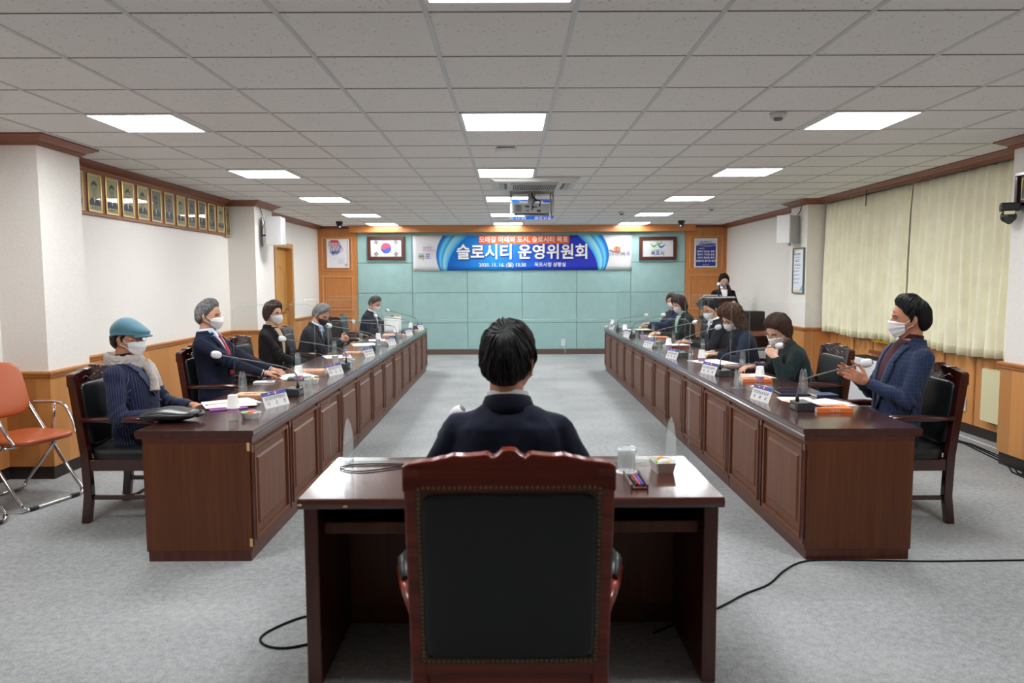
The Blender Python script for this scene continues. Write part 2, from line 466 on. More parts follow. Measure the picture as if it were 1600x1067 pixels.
# back wall: teal fabric panels with recessed joints
b = B(); b.mi = 1
b.box(-4.05, 4.65, BY+0.012, BY+0.2, 0, CEIL); b.mi = 0
XS = [-3.05, -1.955, -0.857, 0.24, 1.333, 2.416, 3.50]; ZS = [0.10, 0.637, 1.24, 1.84, 2.44]
b.box(-3.05, 3.5, BY, BY+0.02, 2.44, CEIL)
for i in range(6):
    for k in range(4):
        b.box(XS[i]+0.004, XS[i+1]-0.004, BY-0.006, BY+0.02, ZS[k]+0.004, ZS[k+1]-0.004)
o = b.build('wall_back', [MT['teal'], MT['tealgap']], bevel=0.004); struct(o, 'back wall of teal fabric panels in a grid', 'wall')

def sweep(path, prof, side):
    """profile (offset into the room, z) along a floor-plan path with mitred corners; side +1 = room on the right of travel"""
    n = len(path); P = [Vector((p[0], p[1])) for p in path]; offs = []
    nr = []
    for i in range(n-1):
        d = (P[i+1]-P[i]).normalized(); nr.append(Vector((d.y, -d.x))*side)
    for i in range(n):
        a = nr[max(i-1, 0)]; c = nr[min(i, n-2)]
        m = a+c; m = m/max(1e-6, m.dot(a)); offs.append(m)
    return [[(P[i].x+offs[i].x*q, P[i].y+offs[i].y*q, z) for q, z in prof] for i in range(n)]
PL = [(LX, FY), (LX, 5.6), (-3.48, 5.6), (-3.48, 6.15), (LX, 6.15), (LX, 10.2), (-3.45, 10.2), (-3.45, 10.95), (LX, 10.95), (LX, BY)]
PR = [(4.42, FY), (4.42, 4.9), (3.96, 4.9), (3.96, 5.95), (4.42, 5.95), (4.42, 10.25), (4.05, 10.25), (4.05, 10.85), (RX, 10.85), (RX, BY)]
crown = [(0, 2.500), (0.012, 2.500), (0.018, 2.512), (0.030, 2.518), (0.040, 2.530), (0.072, 2.545), (0.090, 2.556), (0.105, 2.560), (0.108, 2.573), (0, 2.573)]
wprof = [(0, 0.10), (0.016, 0.10), (0.016, 0.772), (0.024, 0.776), (0.030, 0.786), (0.030, 0.800), (0.038, 0.806), (0.038, 0.820), (0.026, 0.828), (0, 0.828)]
def run(path, prof, side, name, mats, label, cat, split=None):
    b = B()
    rings = sweep(path, prof, side)
    n = len(prof)
    for i in range(len(rings)-1):
        alongx = abs(path[i+1][0]-path[i][0]) > abs(path[i+1][1]-path[i][1])
        for j in range(n-1):
            b.mi = (1 if alongx else 0) if split is None else (0 if j < split else 1)
            b.add([rings[i][j], rings[i][j+1], rings[i+1][j+1], rings[i+1][j]], [(0, 1, 2, 3)])
    return struct(b.build(name, mats, fix=True), label, cat)
run(PL, crown, 1, 'trim_2', [MT['crown'], MT['crownx']], 'reddish wooden crown moulding along the left wall', 'trim')
PRc = [(4.25 if p[0] == 4.42 else p[0], p[1]) for p in PR]
run(PRc, crown, -1, 'trim_3', [MT['crown'], MT['crownx']], 'reddish wooden crown moulding and curtain pelmet on the right', 'trim')
run(PL[:9]+[(LX, 12.16)], wprof, 1, 'trim_4', [MT['wains'], MT['cap']], 'honey wood wainscot of the left wall up to the door', 'trim', split=2)
run([(LX, 13.2), (LX, BY)], wprof, 1, 'trim_5', [MT['wains'], MT['cap']], 'honey wood wainscot between the door and the back wall', 'trim', split=2)
run(PR, wprof, -1, 'trim_6', [MT['wains'], MT['cap']], 'honey wood wainscot along the right wall', 'trim', split=2)
bp = [(0, 0), (0.004, 0), (0.004, 0.10), (0, 0.10)]
run(PL[:9]+[(LX, 12.16)], bp, 1, 'baseboard_left', [MT['dskirt'], MT['dskirt']], 'dark recessed skirting of the left wall', 'baseboard')
run(PR, bp, -1, 'baseboard_right', [MT['dskirt'], MT['dskirt']], 'dark recessed skirting of the right wall', 'baseboard')
# battens on the right wainscot
b = B()
for y in (6.52, 7.02, 7.52, 8.02, 8.52, 9.02, 9.52, 10.02):
    b.box(4.396, 4.405, y-0.009, y+0.009, 0.10, 0.775)
struct(b.build('trim_7', MT['cap']), 'thin pale battens between the wainscot boards under the curtains', 'trim')
o = B().box(-3.05, 3.5, BY-0.03, BY, 0, 0.10).build('baseboard_back', MT['skirt'], bevel=0.003); struct(o, 'brown skirting below the teal panels', 'baseboard')

# amber wood bays at both ends of the back wall
def frame_ring(b, x0, x1, z0, z1, w, y0, y1):
    b.box(x0, x1, y0, y1, z1-w, z1); b.box(x0, x1, y0, y1, z0, z0+w)
    b.box(x0, x0+w, y0, y1, z0+w, z1-w); b.box(x1-w, x1, y0, y1, z0+w, z1-w)
def bay(x0, x1, name, label):
    b = B(); y = BY-0.035
    b.box(x0, x1, y, BY, 0.10, CEIL); b.mi = 1; b.box(x0, x1, y-0.004, BY, 0, 0.10); b.mi = 0
    m0, m1 = x0+0.075, x1-0.09; b.mi = 3
    for z0, z1 in ((1.69, 2.35), (0.90, 1.58), (0.16, 0.78)):
        frame_ring(b, m0, m1, z0, z1, 0.018, y-0.018, y)
        frame_ring(b, m0+0.014, m1-0.014, z0+0.014, z1-0.014, 0.010, y-0.006, y)
    for z0, z1 in ((0.90, 1.58), (0.16, 0.78)):
        b.taper(m0+0.07, m1-0.07, 0, 0, 0, 0, 0) if 0 else None
        frame_ring(b, m0+0.065, m1-0.065, z0+0.07, z1-0.07, 0.008, y-0.010, y)
    b.mi = 2; b.box(x0, x1, y-0.02, y, 2.515, CEIL)
    struct(b.build(name, [MT['back'], MT['skirt'], MT['crownx'], MT['mould']], bevel=0.004), label, 'trim')
bay(LX, -3.05, 'trim_8', 'amber wooden panelled bay at the left end of the back wall')
bay(3.50, RX, 'trim_9', 'amber wooden panelled bay at the right end of the back wall')
o = B().box(-3.17, 3.66, 14.82, BY, 2.436, CEIL).build('trim_10', MT['valance'], bevel=0.004); struct(o, 'amber wooden valance above the teal wall', 'trim')

# door in the left wall
d = thing('door_1', 'tan wooden door with an arched raised panel in the left wall', 'door', (LX, 12.22, 0)); d['kind'] = 'structure'
b = B(); b.box(-0.13, -0.09, 0.03, 0.89, 0, 2.05)
b.build('door_leaf', MT['door'], d, bevel=0.003)
b = B(); arc = [(0.17+0.58*t, 1.66+0.10*math.exp(-((t-0.5)/0.2)**2)) for t in [k/20 for k in range(21)]]
path = [(-0.088, y, z) for y, z in arc]+[(-0.088, 0.75, 0.95), (-0.088, 0.17, 0.95)]
b.tube(path, 0.014, 8, closed=True)
b.prism([(y, z) for y, z in arc]+[(0.75, 0.95), (0.17, 0.95)], 'x', -0.09, -0.083)
b.prism([(0.17, 0.15), (0.75, 0.15), (0.75, 0.85), (0.17, 0.85)], 'x', -0.09, -0.083)
b.build('raised_panel', MT['door'], d)
b = B(); b.box(-0.16, 0.02, -0.055, 0.03, 0, 2.13); b.box(-0.16, 0.02, 0.89, 0.975, 0, 2.13); b.box(-0.16, 0.02, 0.03, 0.89, 2.05, 2.13)
b.build('door_frame', MT['door'], d, bevel=0.004)
b = B(); b.cyl((-0.09, 0.82, 1.0), (-0.03, 0.82, 1.0), 0.012); b.cyl((-0.035, 0.83, 1.0), (-0.035, 0.71, 1.0), 0.009); b.build('door_handle', MT['brass'], d)

# ceiling light panels
lp = thing('ceiling_light', 'x', 'ceiling light')
b = B(); frame = 0.028
for x0, x1, y0, y1 in ((-0.292, 0.292, -0.292, -0.27), (-0.292, 0.292, 0.27, 0.292), (-0.292, -0.27, -0.27, 0.27), (0.27, 0.292, -0.27, 0.27)):
    b.box(x0, x1, y0, y1, -0.010, 0)
b.build('light_frame', MT['white'], lp)
B().box(-0.27, 0.27, -0.27, 0.27, -0.006, -0.001).build('diffuser', MT['lamp'], lp)
LROWS = [2.70, 5.19, 7.63, 10.06, 12.5, 14.47]
RNAME = ['nearest the camera', 'second', 'third', 'fourth', 'fifth', 'farthest, beside the valance']
first = True
for cx, side in ((-2.452, 'left'), (-0.035, 'middle'), (2.385, 'right')):
    for k, y in enumerate(LROWS):
        if k == 0 and side != 'middle':
            lab = 'square white light panel of the %s row, just out of frame' % side
        else:
            lab = 'square white light panel of the %s ceiling row, %s' % (side, RNAME[k] if k in (0, 5) else RNAME[k]+' from the camera')
        q = lp if first else dup(lp)
        if k == 5:
            for c_ in q.children:
                if c_.name.startswith('diffuser'):
                    c_.data = c_.data.copy(); c_.data.materials[0] = MT['lamp_end']
        q.location = (cx, y, CEIL); q['label'] = lab; q['group'] = 'square ceiling light panels'; first = False

# cassette air conditioner
ac = thing('air_conditioner', 'white ceiling cassette air conditioner above the projector', 'air conditioner', (0.27, 8.43, CEIL))
b = B(); s = 0.475
b.add([(-s, -s, 0), (s, -s, 0), (s, s, 0), (-s, s, 0), (-s, -s, -0.012), (s, -s, -0.012), (s, s, -0.012), (-s, s, -0.012), (-s+0.05, -s+0.05, -0.04), (s-0.05, -s+0.05, -0.04), (s-0.05, s-0.05, -0.04), (-s+0.05, s-0.05, -0.04)],
      [(0, 1, 5, 4), (1, 2, 6, 5), (2, 3, 7, 6), (3, 0, 4, 7), (4, 5, 9, 8), (5, 6, 10, 9), (6, 7, 11, 10), (7, 4, 8, 11), (8, 9, 10, 11)])
b.build('panel', MT['offwhite'], ac, fix=True)
b = B(); b.box(-0.26, 0.26, -0.26, 0.26, -0.052, -0.04); b.mi = 1
for i in range(24):
    for k in range(10):
        b.box(-0.235+i*0.02, -0.221+i*0.02, -0.235+k*0.048, -0.200+k*0.048, -0.0535, -0.052)
b.build('grille', [MT['offwhite'], MT['dgrey']], ac)
for k in range(4):
    b = B(); b.M = Rz(k*PI/2); b.box(-0.25, 0.25, 0.33, 0.385, -0.046, -0.038); b.mi = 1; b.box(-0.25, 0.25, 0.30, 0.33, -0.043, -0.038)
    b.build('louver', [MT['lgrey'], MT['dgrey']], ac)
# projector in its hanging steel frame
pj = thing('projector', 'grey projector with a cable panel hung in a steel frame from the ceiling', 'projector', (0.266, 9.25, CEIL))
b = B(); b.box(-0.215, 0.215, -0.14, 0.22, -0.275, -0.165); b.mi = 1
for i in range(8): b.box(-0.195, -0.125, -0.145, -0.14, -0.255+i*0.010, -0.250+i*0.010)
b.mi = 1; b.box(-0.08, -0.03, -0.143, -0.14, -0.205, -0.185); b.box(-0.06, -0.04, -0.143, -0.14, -0.255, -0.24)
b.box(0.0, 0.03, -0.143, -0.14, -0.215, -0.19); b.box(0.035, 0.06, -0.143, -0.14, -0.21, -0.195); b.box(0.06, 0.11, -0.143, -0.14, -0.26, -0.235); b.box(0.085, 0.1, -0.145, -0.14, -0.2, -0.185)
b.mi = 2; b.box(-0.03, -0.02, -0.143, -0.14, -0.24, -0.23)
b.build('casing', [MT['lgrey'], MT['dgrey'], MT['red']], pj, bevel=0.006)
b = B()
for sx in (-1, 1):
    for ya, yb in ((-0.20, -0.16), (0.2, 0.23)):
        b = B(); b.box(sx*0.25-0.013, sx*0.25+0.013, ya, yb, -0.315, 0); b.build('hanging_rail', MT['steel'], pj)
b = B(); b.box(-0.265, 0.265, -0.22, 0.26, -0.318, -0.312); b.build('tray', MT['mirror'], pj)
b = B(); b.box(-0.25, 0.25, 0.0, 0.34, -0.10, -0.094); b.build('upper_plate', MT['mirror'], pj)
b = B(); b.box(-0.045, 0.045, -0.05, 0.05, -0.165, 0); b.build('mount', MT['steel'], pj, bevel=0.004)
b = B(); b.tube([(0.0, -0.055, -0.02), (0.01, -0.07, -0.07), (0.05, -0.10, -0.11), (0.10, -0.14, -0.13), (0.10, -0.16, -0.17), (0.092, -0.15, -0.19)], 0.008)
b.tube([(0.1, -0.13, -0.12), (0.03, -0.16, -0.13), (0.0, -0.17, -0.17), (0.012, -0.155, -0.2), (0.0, -0.16, -0.24)], 0.006); b.build('cable', MT['black'], pj)

# small things on the ceiling
def detector(x, y, label, r=0.055):
    t = thing('smoke_detector', label, 'smoke detector', (x, y, CEIL), 0, 'smoke detectors')
    B().lathe([(r, 0), (r, -0.012), (r*0.85, -0.03), (0.001, -0.032)], 20).build('base', MT['offwhite'], t)
    B().lathe([(r*0.55, -0.030), (r*0.5, -0.045), (0.001, -0.048)], 16).build('sensor', MT['mgrey'], t)
detector(1.753, 4.97, 'round smoke detector beside the nearest light of the right row')
detector(1.793, 12.1, 'round smoke detector between the far middle and right light rows')
detector(3.046, 11.4, 'round smoke detector to the right of the right light row')
t = thing('emergency_light', 'small white box fixed to the ceiling between two middle lights', 'emergency light', (-0.03, 6.2, CEIL))
B().box(-0.085, 0.085, -0.05, 0.05, -0.05, -0.008).build('housing', MT['white'], t, bevel=0.008); B().box(-0.07, 0.07, -0.035, 0.035, -0.01, 0).build('base', MT['mgrey'], t)
def ptz(x, y, label, z=CEIL, rz=0):
    t = thing('security_camera', label, 'camera', (x, y, z), rz, 'black domed cameras')
    B().lathe([(0.062, 0), (0.064, -0.02), (0.058, -0.055), (0.001, -0.056)], 20).build('mount', MT['black'], t)
    b = B(); b.ell((0, 0, -0.085), (0.05, 0.055, 0.045)); b.build('camera_head', MT['dgrey'], t)
    b = B(); b.cyl((0, -0.03, -0.095), (0, -0.062, -0.10), 0.024); b.mi = 1; b.cyl((0, -0.060, -0.10), (0, -0.064, -0.10), 0.015)
    b.build('lens', [MT['black'], MT['steel']], t)
ptz(-3.12, 13.8, 'black domed camera on the ceiling before the left wooden bay', rz=0.4)
ptz(3.16, 13.9, 'black domed camera on the ceiling before the right end of the valance', rz=-0.4)
t = thing('security_camera', 'black camera on a bracket at the near pillar, over the curtain', 'camera', (3.865, 5.84, 1.925), -0.5, 'black domed cameras')
B().box(-0.06, 0.075, -0.06, 0.06, 0.085, 0.15).build('mount', MT['black'], t, bevel=0.012)
b = B(); b.ell((0, 0, 0.045), (0.056, 0.058, 0.05)); b.build('camera_head', MT['black'], t); b = B(); b.cyl((0, -0.03, 0.02), (0, -0.062, 0.012), 0.03); b.build('lens', MT['dgrey'], t)
B().box(-0.035, 0.035, -0.057, -0.045, 0.06, 0.085).build('sticker', MT['cream'], t)

# wall speakers
def speaker(loc, rz, label, stand, arm):
    t = thing('wall_speaker', label, 'speaker', loc, rz, 'white wall speakers')
    B().box(-0.105, 0.105, -0.115, 0.085, -0.19, 0.19).build('cabinet', MT['lgrey'], t, bevel=0.01)
    B().box(-0.112, 0.112, -0.135, -0.112, -0.196, 0.196).build('grille', MT['white'], t, bevel=0.01)
    b = B(); b.box(*stand); b.build('wall_bracket', MT['steel'], t); b = B(); b.tube(arm, 0.012); b.build('arm', MT['blue'], t)
    return t
speaker((-3.235, 10.45, 2.18), 0.0, 'white wall speaker on the left pillar above the door', (-0.212, -0.19, 0.0, 0.04, -0.2, 0.2), [(-0.2, 0.02, -0.05), (-0.1, 0.02, -0.05)])
speaker((3.92, 10.56, 2.185), -1.05, 'white wall speaker on the right pillar above the notice board', (-0.14, -0.10, 0.125, 0.16, -0.22, 0.2), [(-0.12, 0.12, -0.05), (-0.05, 0.08, -0.05)])
o = B().tube([(-3.44, 10.42, 2.5), (-3.42, 10.44, 2.40), (-3.40, 10.46, 2.3), (-3.43, 10.44, 2.2), (-3.42, 10.42, 2.1)], 0.006).build('speaker_cable', MT['black']); tag(o, 'thin black cable behind the left wall speaker', 'cable')
o = B().tube([(4.04, 10.45, 2.5), (4.03, 10.46, 2.43), (4.0, 10.48, 2.38)], 0.006).build('speaker_cable', MT['black']); tag(o, 'thin black cable dropping to the right wall speaker', 'cable')

# curtains
def curtain(y0, y1, label, seed, n):
    rnd = random.Random(seed); b = B()
    NY = n*10; rows = [(2.50, 0.0), (2.42, 0.1), (2.2, 0.35), (1.8, 0.6), (1.4, 0.85), (1.0, 1.0), (0.86, 1.0), (0.855, 1.06), (0.78, 1.05)]
    ph = [rnd.uniform(-0.5, 0.5) for _ in range(n+2)]; am = [rnd.uniform(0.6, 1.3) for _ in range(n+2)]
    rings = []
    for z, sp in rows:
        r = []
        for i in range(NY+1):
            q = i/10; k = int(q); fr = q-k
            a = am[k]*(1-fr)+am[k+1]*fr; p = ph[k]*(1-fr)+ph[k+1]*fr
            w = math.cos(2*PI*q + p*sp*1.5)
            w = math.copysign(abs(w)**0.85, w)
            x = 4.30 - (0.020+0.045*sp)*a*w + 0.012*math.sin(q*0.9+z*2)*sp
            y = y0+(y1-y0)*i/NY + 0.02*math.sin(q*2.1+seed)*sp
            zz = z - (0.0 if z > 0.9 else 0.012*math.sin(q*0.7+seed))
            r.append((x, y, zz))
        rings.append(r)
    b.loft(rings, cap=False, closed=False)
    for k in range(len(b.fm)):
        b.fm[k] = 1 if k >= 7*NY else 0
    o = b.build('curtain', [MT['curtain'], MT['hem']])
    o.modifiers.new('solid', 'SOLIDIFY').thickness = 0.004
    tag(o, label, 'curtain', 'cream window curtains')
MT['hem'] = fabric('cream_curtain_hem', (236, 230, 198), 0.9, 0.2, 500, 0.25, 0.03)
curtain(6.02, 8.0, 'cream pleated curtain nearer the camera, beside the near pillar', 3, 13)
curtain(8.03, 10.2, 'cream pleated curtain farther from the camera, beside the far pillar', 8, 16)
o = B().prism([(8.05, 0.74), (8.9, 0.745), (8.95, 0.80), (8.0, 0.79)], 'x', 4.335, 4.345).build('curtain_lining', plain('yellow_lining', (214, 170, 30), 0.8)); tag(o, 'yellow cloth peeking out under the far curtain hem', 'lining')
o = B().tube([(4.26, 8.6, 2.56), (4.20, 8.9, 2.562), (4.20, 8.905, 2.35)], 0.006).build('ceiling_hook', MT['black']); tag(o, 'thin black bent rod hanging at the top of the far curtain', 'rod')

# ================================================================== THINGS ON THE WALLS
def flatpoly(b, pts, y): b.add([(x, y, z) for x, z in pts], [tuple(range(len(pts)))])
def wall_text(body, size, mat, parent, x, z, y=-0.004, **k):
    return text_mesh(body, size, mat, parent, plane_at((x, y, z), (1, 0, 0), (0, 0, 1)), **k)

# banner (local x right, z up, cloth faces -y); 4.35 x 0.69
bn = thing('banner', 'wide blue and white cloth banner with large white lettering on the teal wall', 'banner', (0.25, BY-0.03, 1.685))
W, H = 4.36, 0.69
m, nt, p = new_mat('banner_print'); setp(p, (240, 240, 242), 0.55, 0, 0.2)
tc = coords(nt); sx = nt.nodes.new('ShaderNodeSeparateXYZ'); nt.links.new(tc, sx.inputs[0])
xx, zz = sx.outputs[0], sx.outputs[2]
ax = mathn(nt, 'ABSOLUTE', xx)
core = ramp(nt, mathn(nt, 'ADD', mathn(nt, 'MULTIPLY', xx, 0.27), 0.5), [(0.08, (20, 92, 190)), (0.34, (44, 150, 232)), (0.52, (34, 100, 214)), (0.7, (46, 66, 196)), (0.92, (44, 52, 176))])
edge = mathn(nt, 'SUBTRACT', 1.72, mathn(nt, 'MULTIPLY', mathn(nt, 'POWER', mathn(nt, 'SUBTRACT', zz, 0.30), 2), 0.9))
q = mathn(nt, 'SUBTRACT', edge, ax)     # distance inside the blue field
ins = mathn(nt, 'SUBTRACT', mathn(nt, 'SUBTRACT', 1.50, mathn(nt, 'MULTIPLY', mathn(nt, 'POWER', mathn(nt, 'MAXIMUM', zz, 0), 2), 0.85)), ax)
tt = mathn(nt, 'DIVIDE', q, mathn(nt, 'MAXIMUM', mathn(nt, 'SUBTRACT', q, ins), 0.01))
band = ramp(nt, tt, [(0.0, (14, 100, 196)), (0.12, (30, 120, 208)), (0.3, (110, 206, 240)), (0.46, (40, 150, 214)), (0.56, (160, 216, 232)), (0.8, (120, 200, 230)), (0.95, (50, 170, 235))])
field = mixc(nt, mathn(nt, 'GREATER_THAN', ins, 0), band, core)
nt.links.new(mixc(nt, mathn(nt, 'GREATER_THAN', q, 0), (216, 217, 220), field), p.inputs['Base Color'])
b = B(); nx, nz = 60, 8; rings = []
for k in range(nz+1):
    z = H*k/nz
    rings.append([(-W/2+W*i/nx, 0.004*math.sin(i*0.8)*(1-k/nz) + 0.003*math.sin(i*2.2+k), z) for i in range(nx+1)])
b.loft(rings, cap=False, closed=False)
o = b.build('cloth', m, bn); o.modifiers.new('solid', 'SOLIDIFY').thickness = 0.002
wt = MT['bw'] = plain('banner_white_ink', (246, 246, 246), 0.5); og = MT['bo'] = plain('banner_orange_ink', (222, 96, 44), 0.5); sh = MT['bs'] = plain('banner_shadow_ink', (26, 44, 120), 0.6)
b = B(); pts = [(-0.87, H-0.004), (-0.87, H-0.13)]+[(-0.83-0.04*math.cos(a), H-0.13-0.04*math.sin(a)) for a in (0.4, 0.8, 1.2, 1.57)]+[(0.89+0.04*math.sin(a), H-0.17+0.04*(1-math.cos(a))) for a in (0, 0.4, 0.8, 1.2, 1.57)]+[(0.93, H-0.004)]
flatpoly(b, pts, -0.011); b.build('orange_tab', og, bn)
wall_text('오래갈 미래의 도시, 슬로시티 목포', 0.125, wt, bn, 0.02, H-0.088, -0.014, bold=0.0012)
for dx, dz, yy, mm, nm in ((0.012, -0.014, -0.012, sh, 'letter_shadow'), (0, 0, -0.016, wt, 'headline_lettering')):
    wall_text('슬로시티 운영위원회', 0.315, mm, bn, 0.0+dx, 0.345+dz, yy, bold=0.0075, name=nm, sx=0.98)
wall_text('2020. 11. 16. (월) 15:30', 0.098, wt, bn, -0.40, 0.105, -0.014, bold=0.0015)
wall_text('목포시청 상황실', 0.094, wt, bn, 0.55, 0.105, -0.014, bold=0.0012)
gr = plain('logo_green', (40, 160, 110), 0.5); vi = plain('logo_violet', (70, 56, 180), 0.5); pk = plain('logo_red', (220, 70, 80), 0.5); sn = plain('logo_orange', (236, 120, 84), 0.5); lg = plain('logo_grey', (205, 208, 214), 0.6)
def mokpo(x, z, s):
    wall_text('목', 0.15*s, gr, bn, x, z, -0.012, name='logo'); wall_text('포', 0.13*s, vi, bn, x+0.135*s, z+0.01*s, -0.012, name='logo')
    b = B(); flatpoly(b, [(x-0.04*s, z+0.012*s), (x+0.06*s, z+0.012*s), (x+0.06*s, z+0.03*s), (x-0.04*s, z+0.03*s)], -0.013); b.build('logo_stroke', pk, bn)
mokpo(-2.02, 0.265, 1.0); mokpo(2.0, 0.31, 0.75)
b = B(); flatpoly(b, [(-1.85+0.105*math.cos(a), 0.41+0.105*math.sin(a)) for a in [k*PI/12 for k in range(24)]], -0.010); b.build('logo_disc', lg, bn)
wall_text('대한민국', 0.05, vi, bn, -1.89, 0.45, -0.012, name='logo'); wall_text('목포 문화도시', 0.045, pk, bn, -1.86, 0.40, -0.012, name='logo')
b = B(); b.tube([(1.75+0.07*k/24*math.cos(k*0.55)+0.13, -0.012, 0.41+0.07*k/24*math.sin(k*0.55)+0.01) for k in range(25)], 0.010, 6)
b.tube([(1.95, -0.012, 0.37), (1.86, -0.012, 0.36), (1.78, -0.012, 0.375), (1.74, -0.012, 0.405)], 0.011, 6); b.build('snail_logo', sn, bn)
wall_text('슬로시티', 0.07, MT['mgrey'], bn, 1.83, 0.305, -0.012, name='logo')

def picture(name, label, cat, loc, w, h, fw, fd, fmat, face, rz=0, group=None, prof=0.004):
    t = thing(name, label, cat, loc, rz, group)
    b = B(); frame_ring(b, -w/2, w/2, 0, h, fw, -fd, 0); b.build('frame', fmat, t, bevel=prof)
    b = B(); b.box(-w/2+fw, w/2-fw, -fd*0.45, 0, fw, h-fw); b.build('picture', face, t)
    return t
# national flag in a wooden frame
fl = picture('framed_flag', 'wooden framed white flag with a red and blue circle, left of the banner', 'flag', (-2.464, BY-0.01, 1.905), 0.735, 0.46, 0.062, 0.05, MT['mahogred'], MT['printw'])
y = -0.026; cx, cz, R = 0.0, 0.23, 0.105
a0 = math.radians(-33)
def arc(cx, cz, r, t0, t1, n=16): return [(cx+r*math.cos(t0+(t1-t0)*k/n), cz+r*math.sin(t0+(t1-t0)*k/n)) for k in range(n+1)]
b = B(); flatpoly(b, arc(cx, cz, R, 0, 2*PI-0.2, 40), y); b.build('blue_half', plain('flag_blue', (64, 80, 190), 0.5), fl)
b = B(); top = arc(cx, cz, R, a0, a0+PI, 30)
d = Vector((math.cos(a0), math.sin(a0)))
c1 = (cx-d.x*R/2, cz-d.y*R/2); c2 = (cx+d.x*R/2, cz+d.y*R/2)
top += arc(c1[0], c1[1], R/2, a0+PI, a0+2*PI, 14)[1:] + arc(c2[0], c2[1], R/2, a0+PI, a0, 14)[1:-1]
flatpoly(b, top, y-0.001); b.build('red_half', plain('flag_red', (214, 70, 90), 0.5), fl)
ink = MT['black']
for (sxn, szn, bits) in ((-1, 1, (1, 1, 1)), (1, 1, (0, 1, 0)), (-1, -1, (1, 0, 1)), (1, -1, (0, 0, 0))):
    b = B(); ang = math.atan2(szn*0.62, sxn*1.0); cxx, czz = sxn*0.195, 0.23+szn*0.115
    dn = Vector((math.cos(ang), math.sin(ang))); tn = Vector((-dn.y, dn.x))
    for k in range(3):
        c = Vector((cxx, czz)) + dn*(k-1)*0.025
        segs = [(-0.036, 0.036)] if bits[k] else [(-0.036, -0.004), (0.004, 0.036)]
        for s0, s1 in segs:
            flatpoly(b, [tuple(c+tn*s0-dn*0.0075), tuple(c+tn*s1-dn*0.0075), tuple(c+tn*s1+dn*0.0075), tuple(c+tn*s0+dn*0.0075)], y)
    b.build('trigram', ink, fl)
# city emblem
em = picture('framed_emblem', 'wooden framed white emblem with green and blue birds, right of the banner', 'picture', (2.943, BY-0.01, 1.878), 0.745, 0.46, 0.066, 0.05, MT['mahogred'], MT['printw'])
def bird(cx, cz, s, mat, fl=1):
    b = B(); pts = [(-0.10, 0.045), (-0.06, 0.035), (-0.02, 0.01), (0.01, 0.0), (0.04, 0.02), (0.075, 0.04), (0.10, 0.035), (0.06, 0.0), (0.03, -0.03), (0.0, -0.045), (-0.04, -0.02), (-0.07, 0.02)]
    flatpoly(b, [(cx+fl*x*s, cz+z*s) for x, z in pts], -0.026); b.build('bird', mat, em)
bird(-0.08, 0.285, 0.85, plain('leaf_green', (90, 180, 60), 0.5)); bird(0.03, 0.33, 0.7, plain('deep_green', (50, 150, 80), 0.5)); bird(0.065, 0.27, 0.9, plain('sea_blue', (20, 100, 180), 0.5))
b = B(); b.tube([(-0.08+0.16*k/10, -0.026, 0.215-0.02*math.sin(PI*k/10)) for k in range(11)], [0.002+0.004*math.sin(PI*k/10) for k in range(11)], 6); b.build('wave', plain('sea_teal', (20, 130, 160), 0.5), em)
wall_text('목포시', 0.10, plain('emblem_ink', (30, 70, 130), 0.5), em, 0.0, 0.13, -0.026, bold=0.002)
# posters
m, nt, p = new_mat('poster_print'); setp(p, (240, 240, 244), 0.5)
tc = coords(nt); nz_ = noisen(nt, tc, 7, 5, 0.7); sx = nt.nodes.new('ShaderNodeSeparateXYZ'); nt.links.new(tc, sx.inputs[0])
def blot(cx, cz, r):
    dx = mathn(nt, 'SUBTRACT', sx.outputs[0], cx); dz = mathn(nt, 'SUBTRACT', sx.outputs[2], cz)
    dd = mathn(nt, 'SQRT', mathn(nt, 'ADD', mathn(nt, 'MULTIPLY', dx, dx), mathn(nt, 'MULTIPLY', dz, dz)))
    v = mathn(nt, 'SUBTRACT', mathn(nt, 'ADD', 1.0, mathn(nt, 'MULTIPLY', mathn(nt, 'SUBTRACT', nz_, 0.5), 1.6)), mathn(nt, 'DIVIDE', dd, r))
    return mathn(nt, 'MULTIPLY', v, 3.0)
def clampn(v):
    n = nt.nodes.new('ShaderNodeClamp'); nt.links.new(v, n.inputs[0]); return n.outputs[0]
c = mixc(nt, clampn(blot(-0.06, 0.40, 0.15)), (240, 240, 244), (88, 92, 170))
c = mixc(nt, clampn(blot(-0.07, 0.50, 0.11)), c, (206, 66, 76)); c = mixc(nt, clampn(blot(0.16, 0.06, 0.04)), c, (226, 180, 180))
nt.links.new(c, p.inputs['Base Color'])
po = picture('framed_poster', 'white framed poster with a red and blue paint blot on the left wooden bay', 'poster', (-3.42, BY-0.047, 1.745), 0.445, 0.575, 0.026, 0.022, MT['white'], m, prof=0.003)
for s_, tx, zz_ in ((0.062, '국민의 나라', 0.47), (0.058, '정의로운', 0.415), (0.072, '대한민국', 0.355)): wall_text(tx, s_, wt, po, -0.175, zz_, -0.013, bold=0.0015, align='LEFT')
b = B()
for k in range(5): b.box(0.0, 0.13-0.01*(k % 2), -0.0125, -0.0115, 0.18-k*0.024, 0.183-k*0.024)
b.box(-0.09, -0.03, -0.0125, -0.0115, 0.18, 0.184); b.build('small_print', MT['mgrey'], po)
m, nt, p = new_mat('blue_poster_print'); setp(p, (40, 60, 150), 0.5)
tc = coords(nt); sx = nt.nodes.new('ShaderNodeSeparateXYZ'); nt.links.new(tc, sx.inputs[0])
w1 = mathn(nt, 'ADD', 0.455, mathn(nt, 'MULTIPLY', mathn(nt, 'SINE', mathn(nt, 'MULTIPLY', mathn(nt, 'ADD', sx.outputs[0], 0.05), 9)), 0.022))
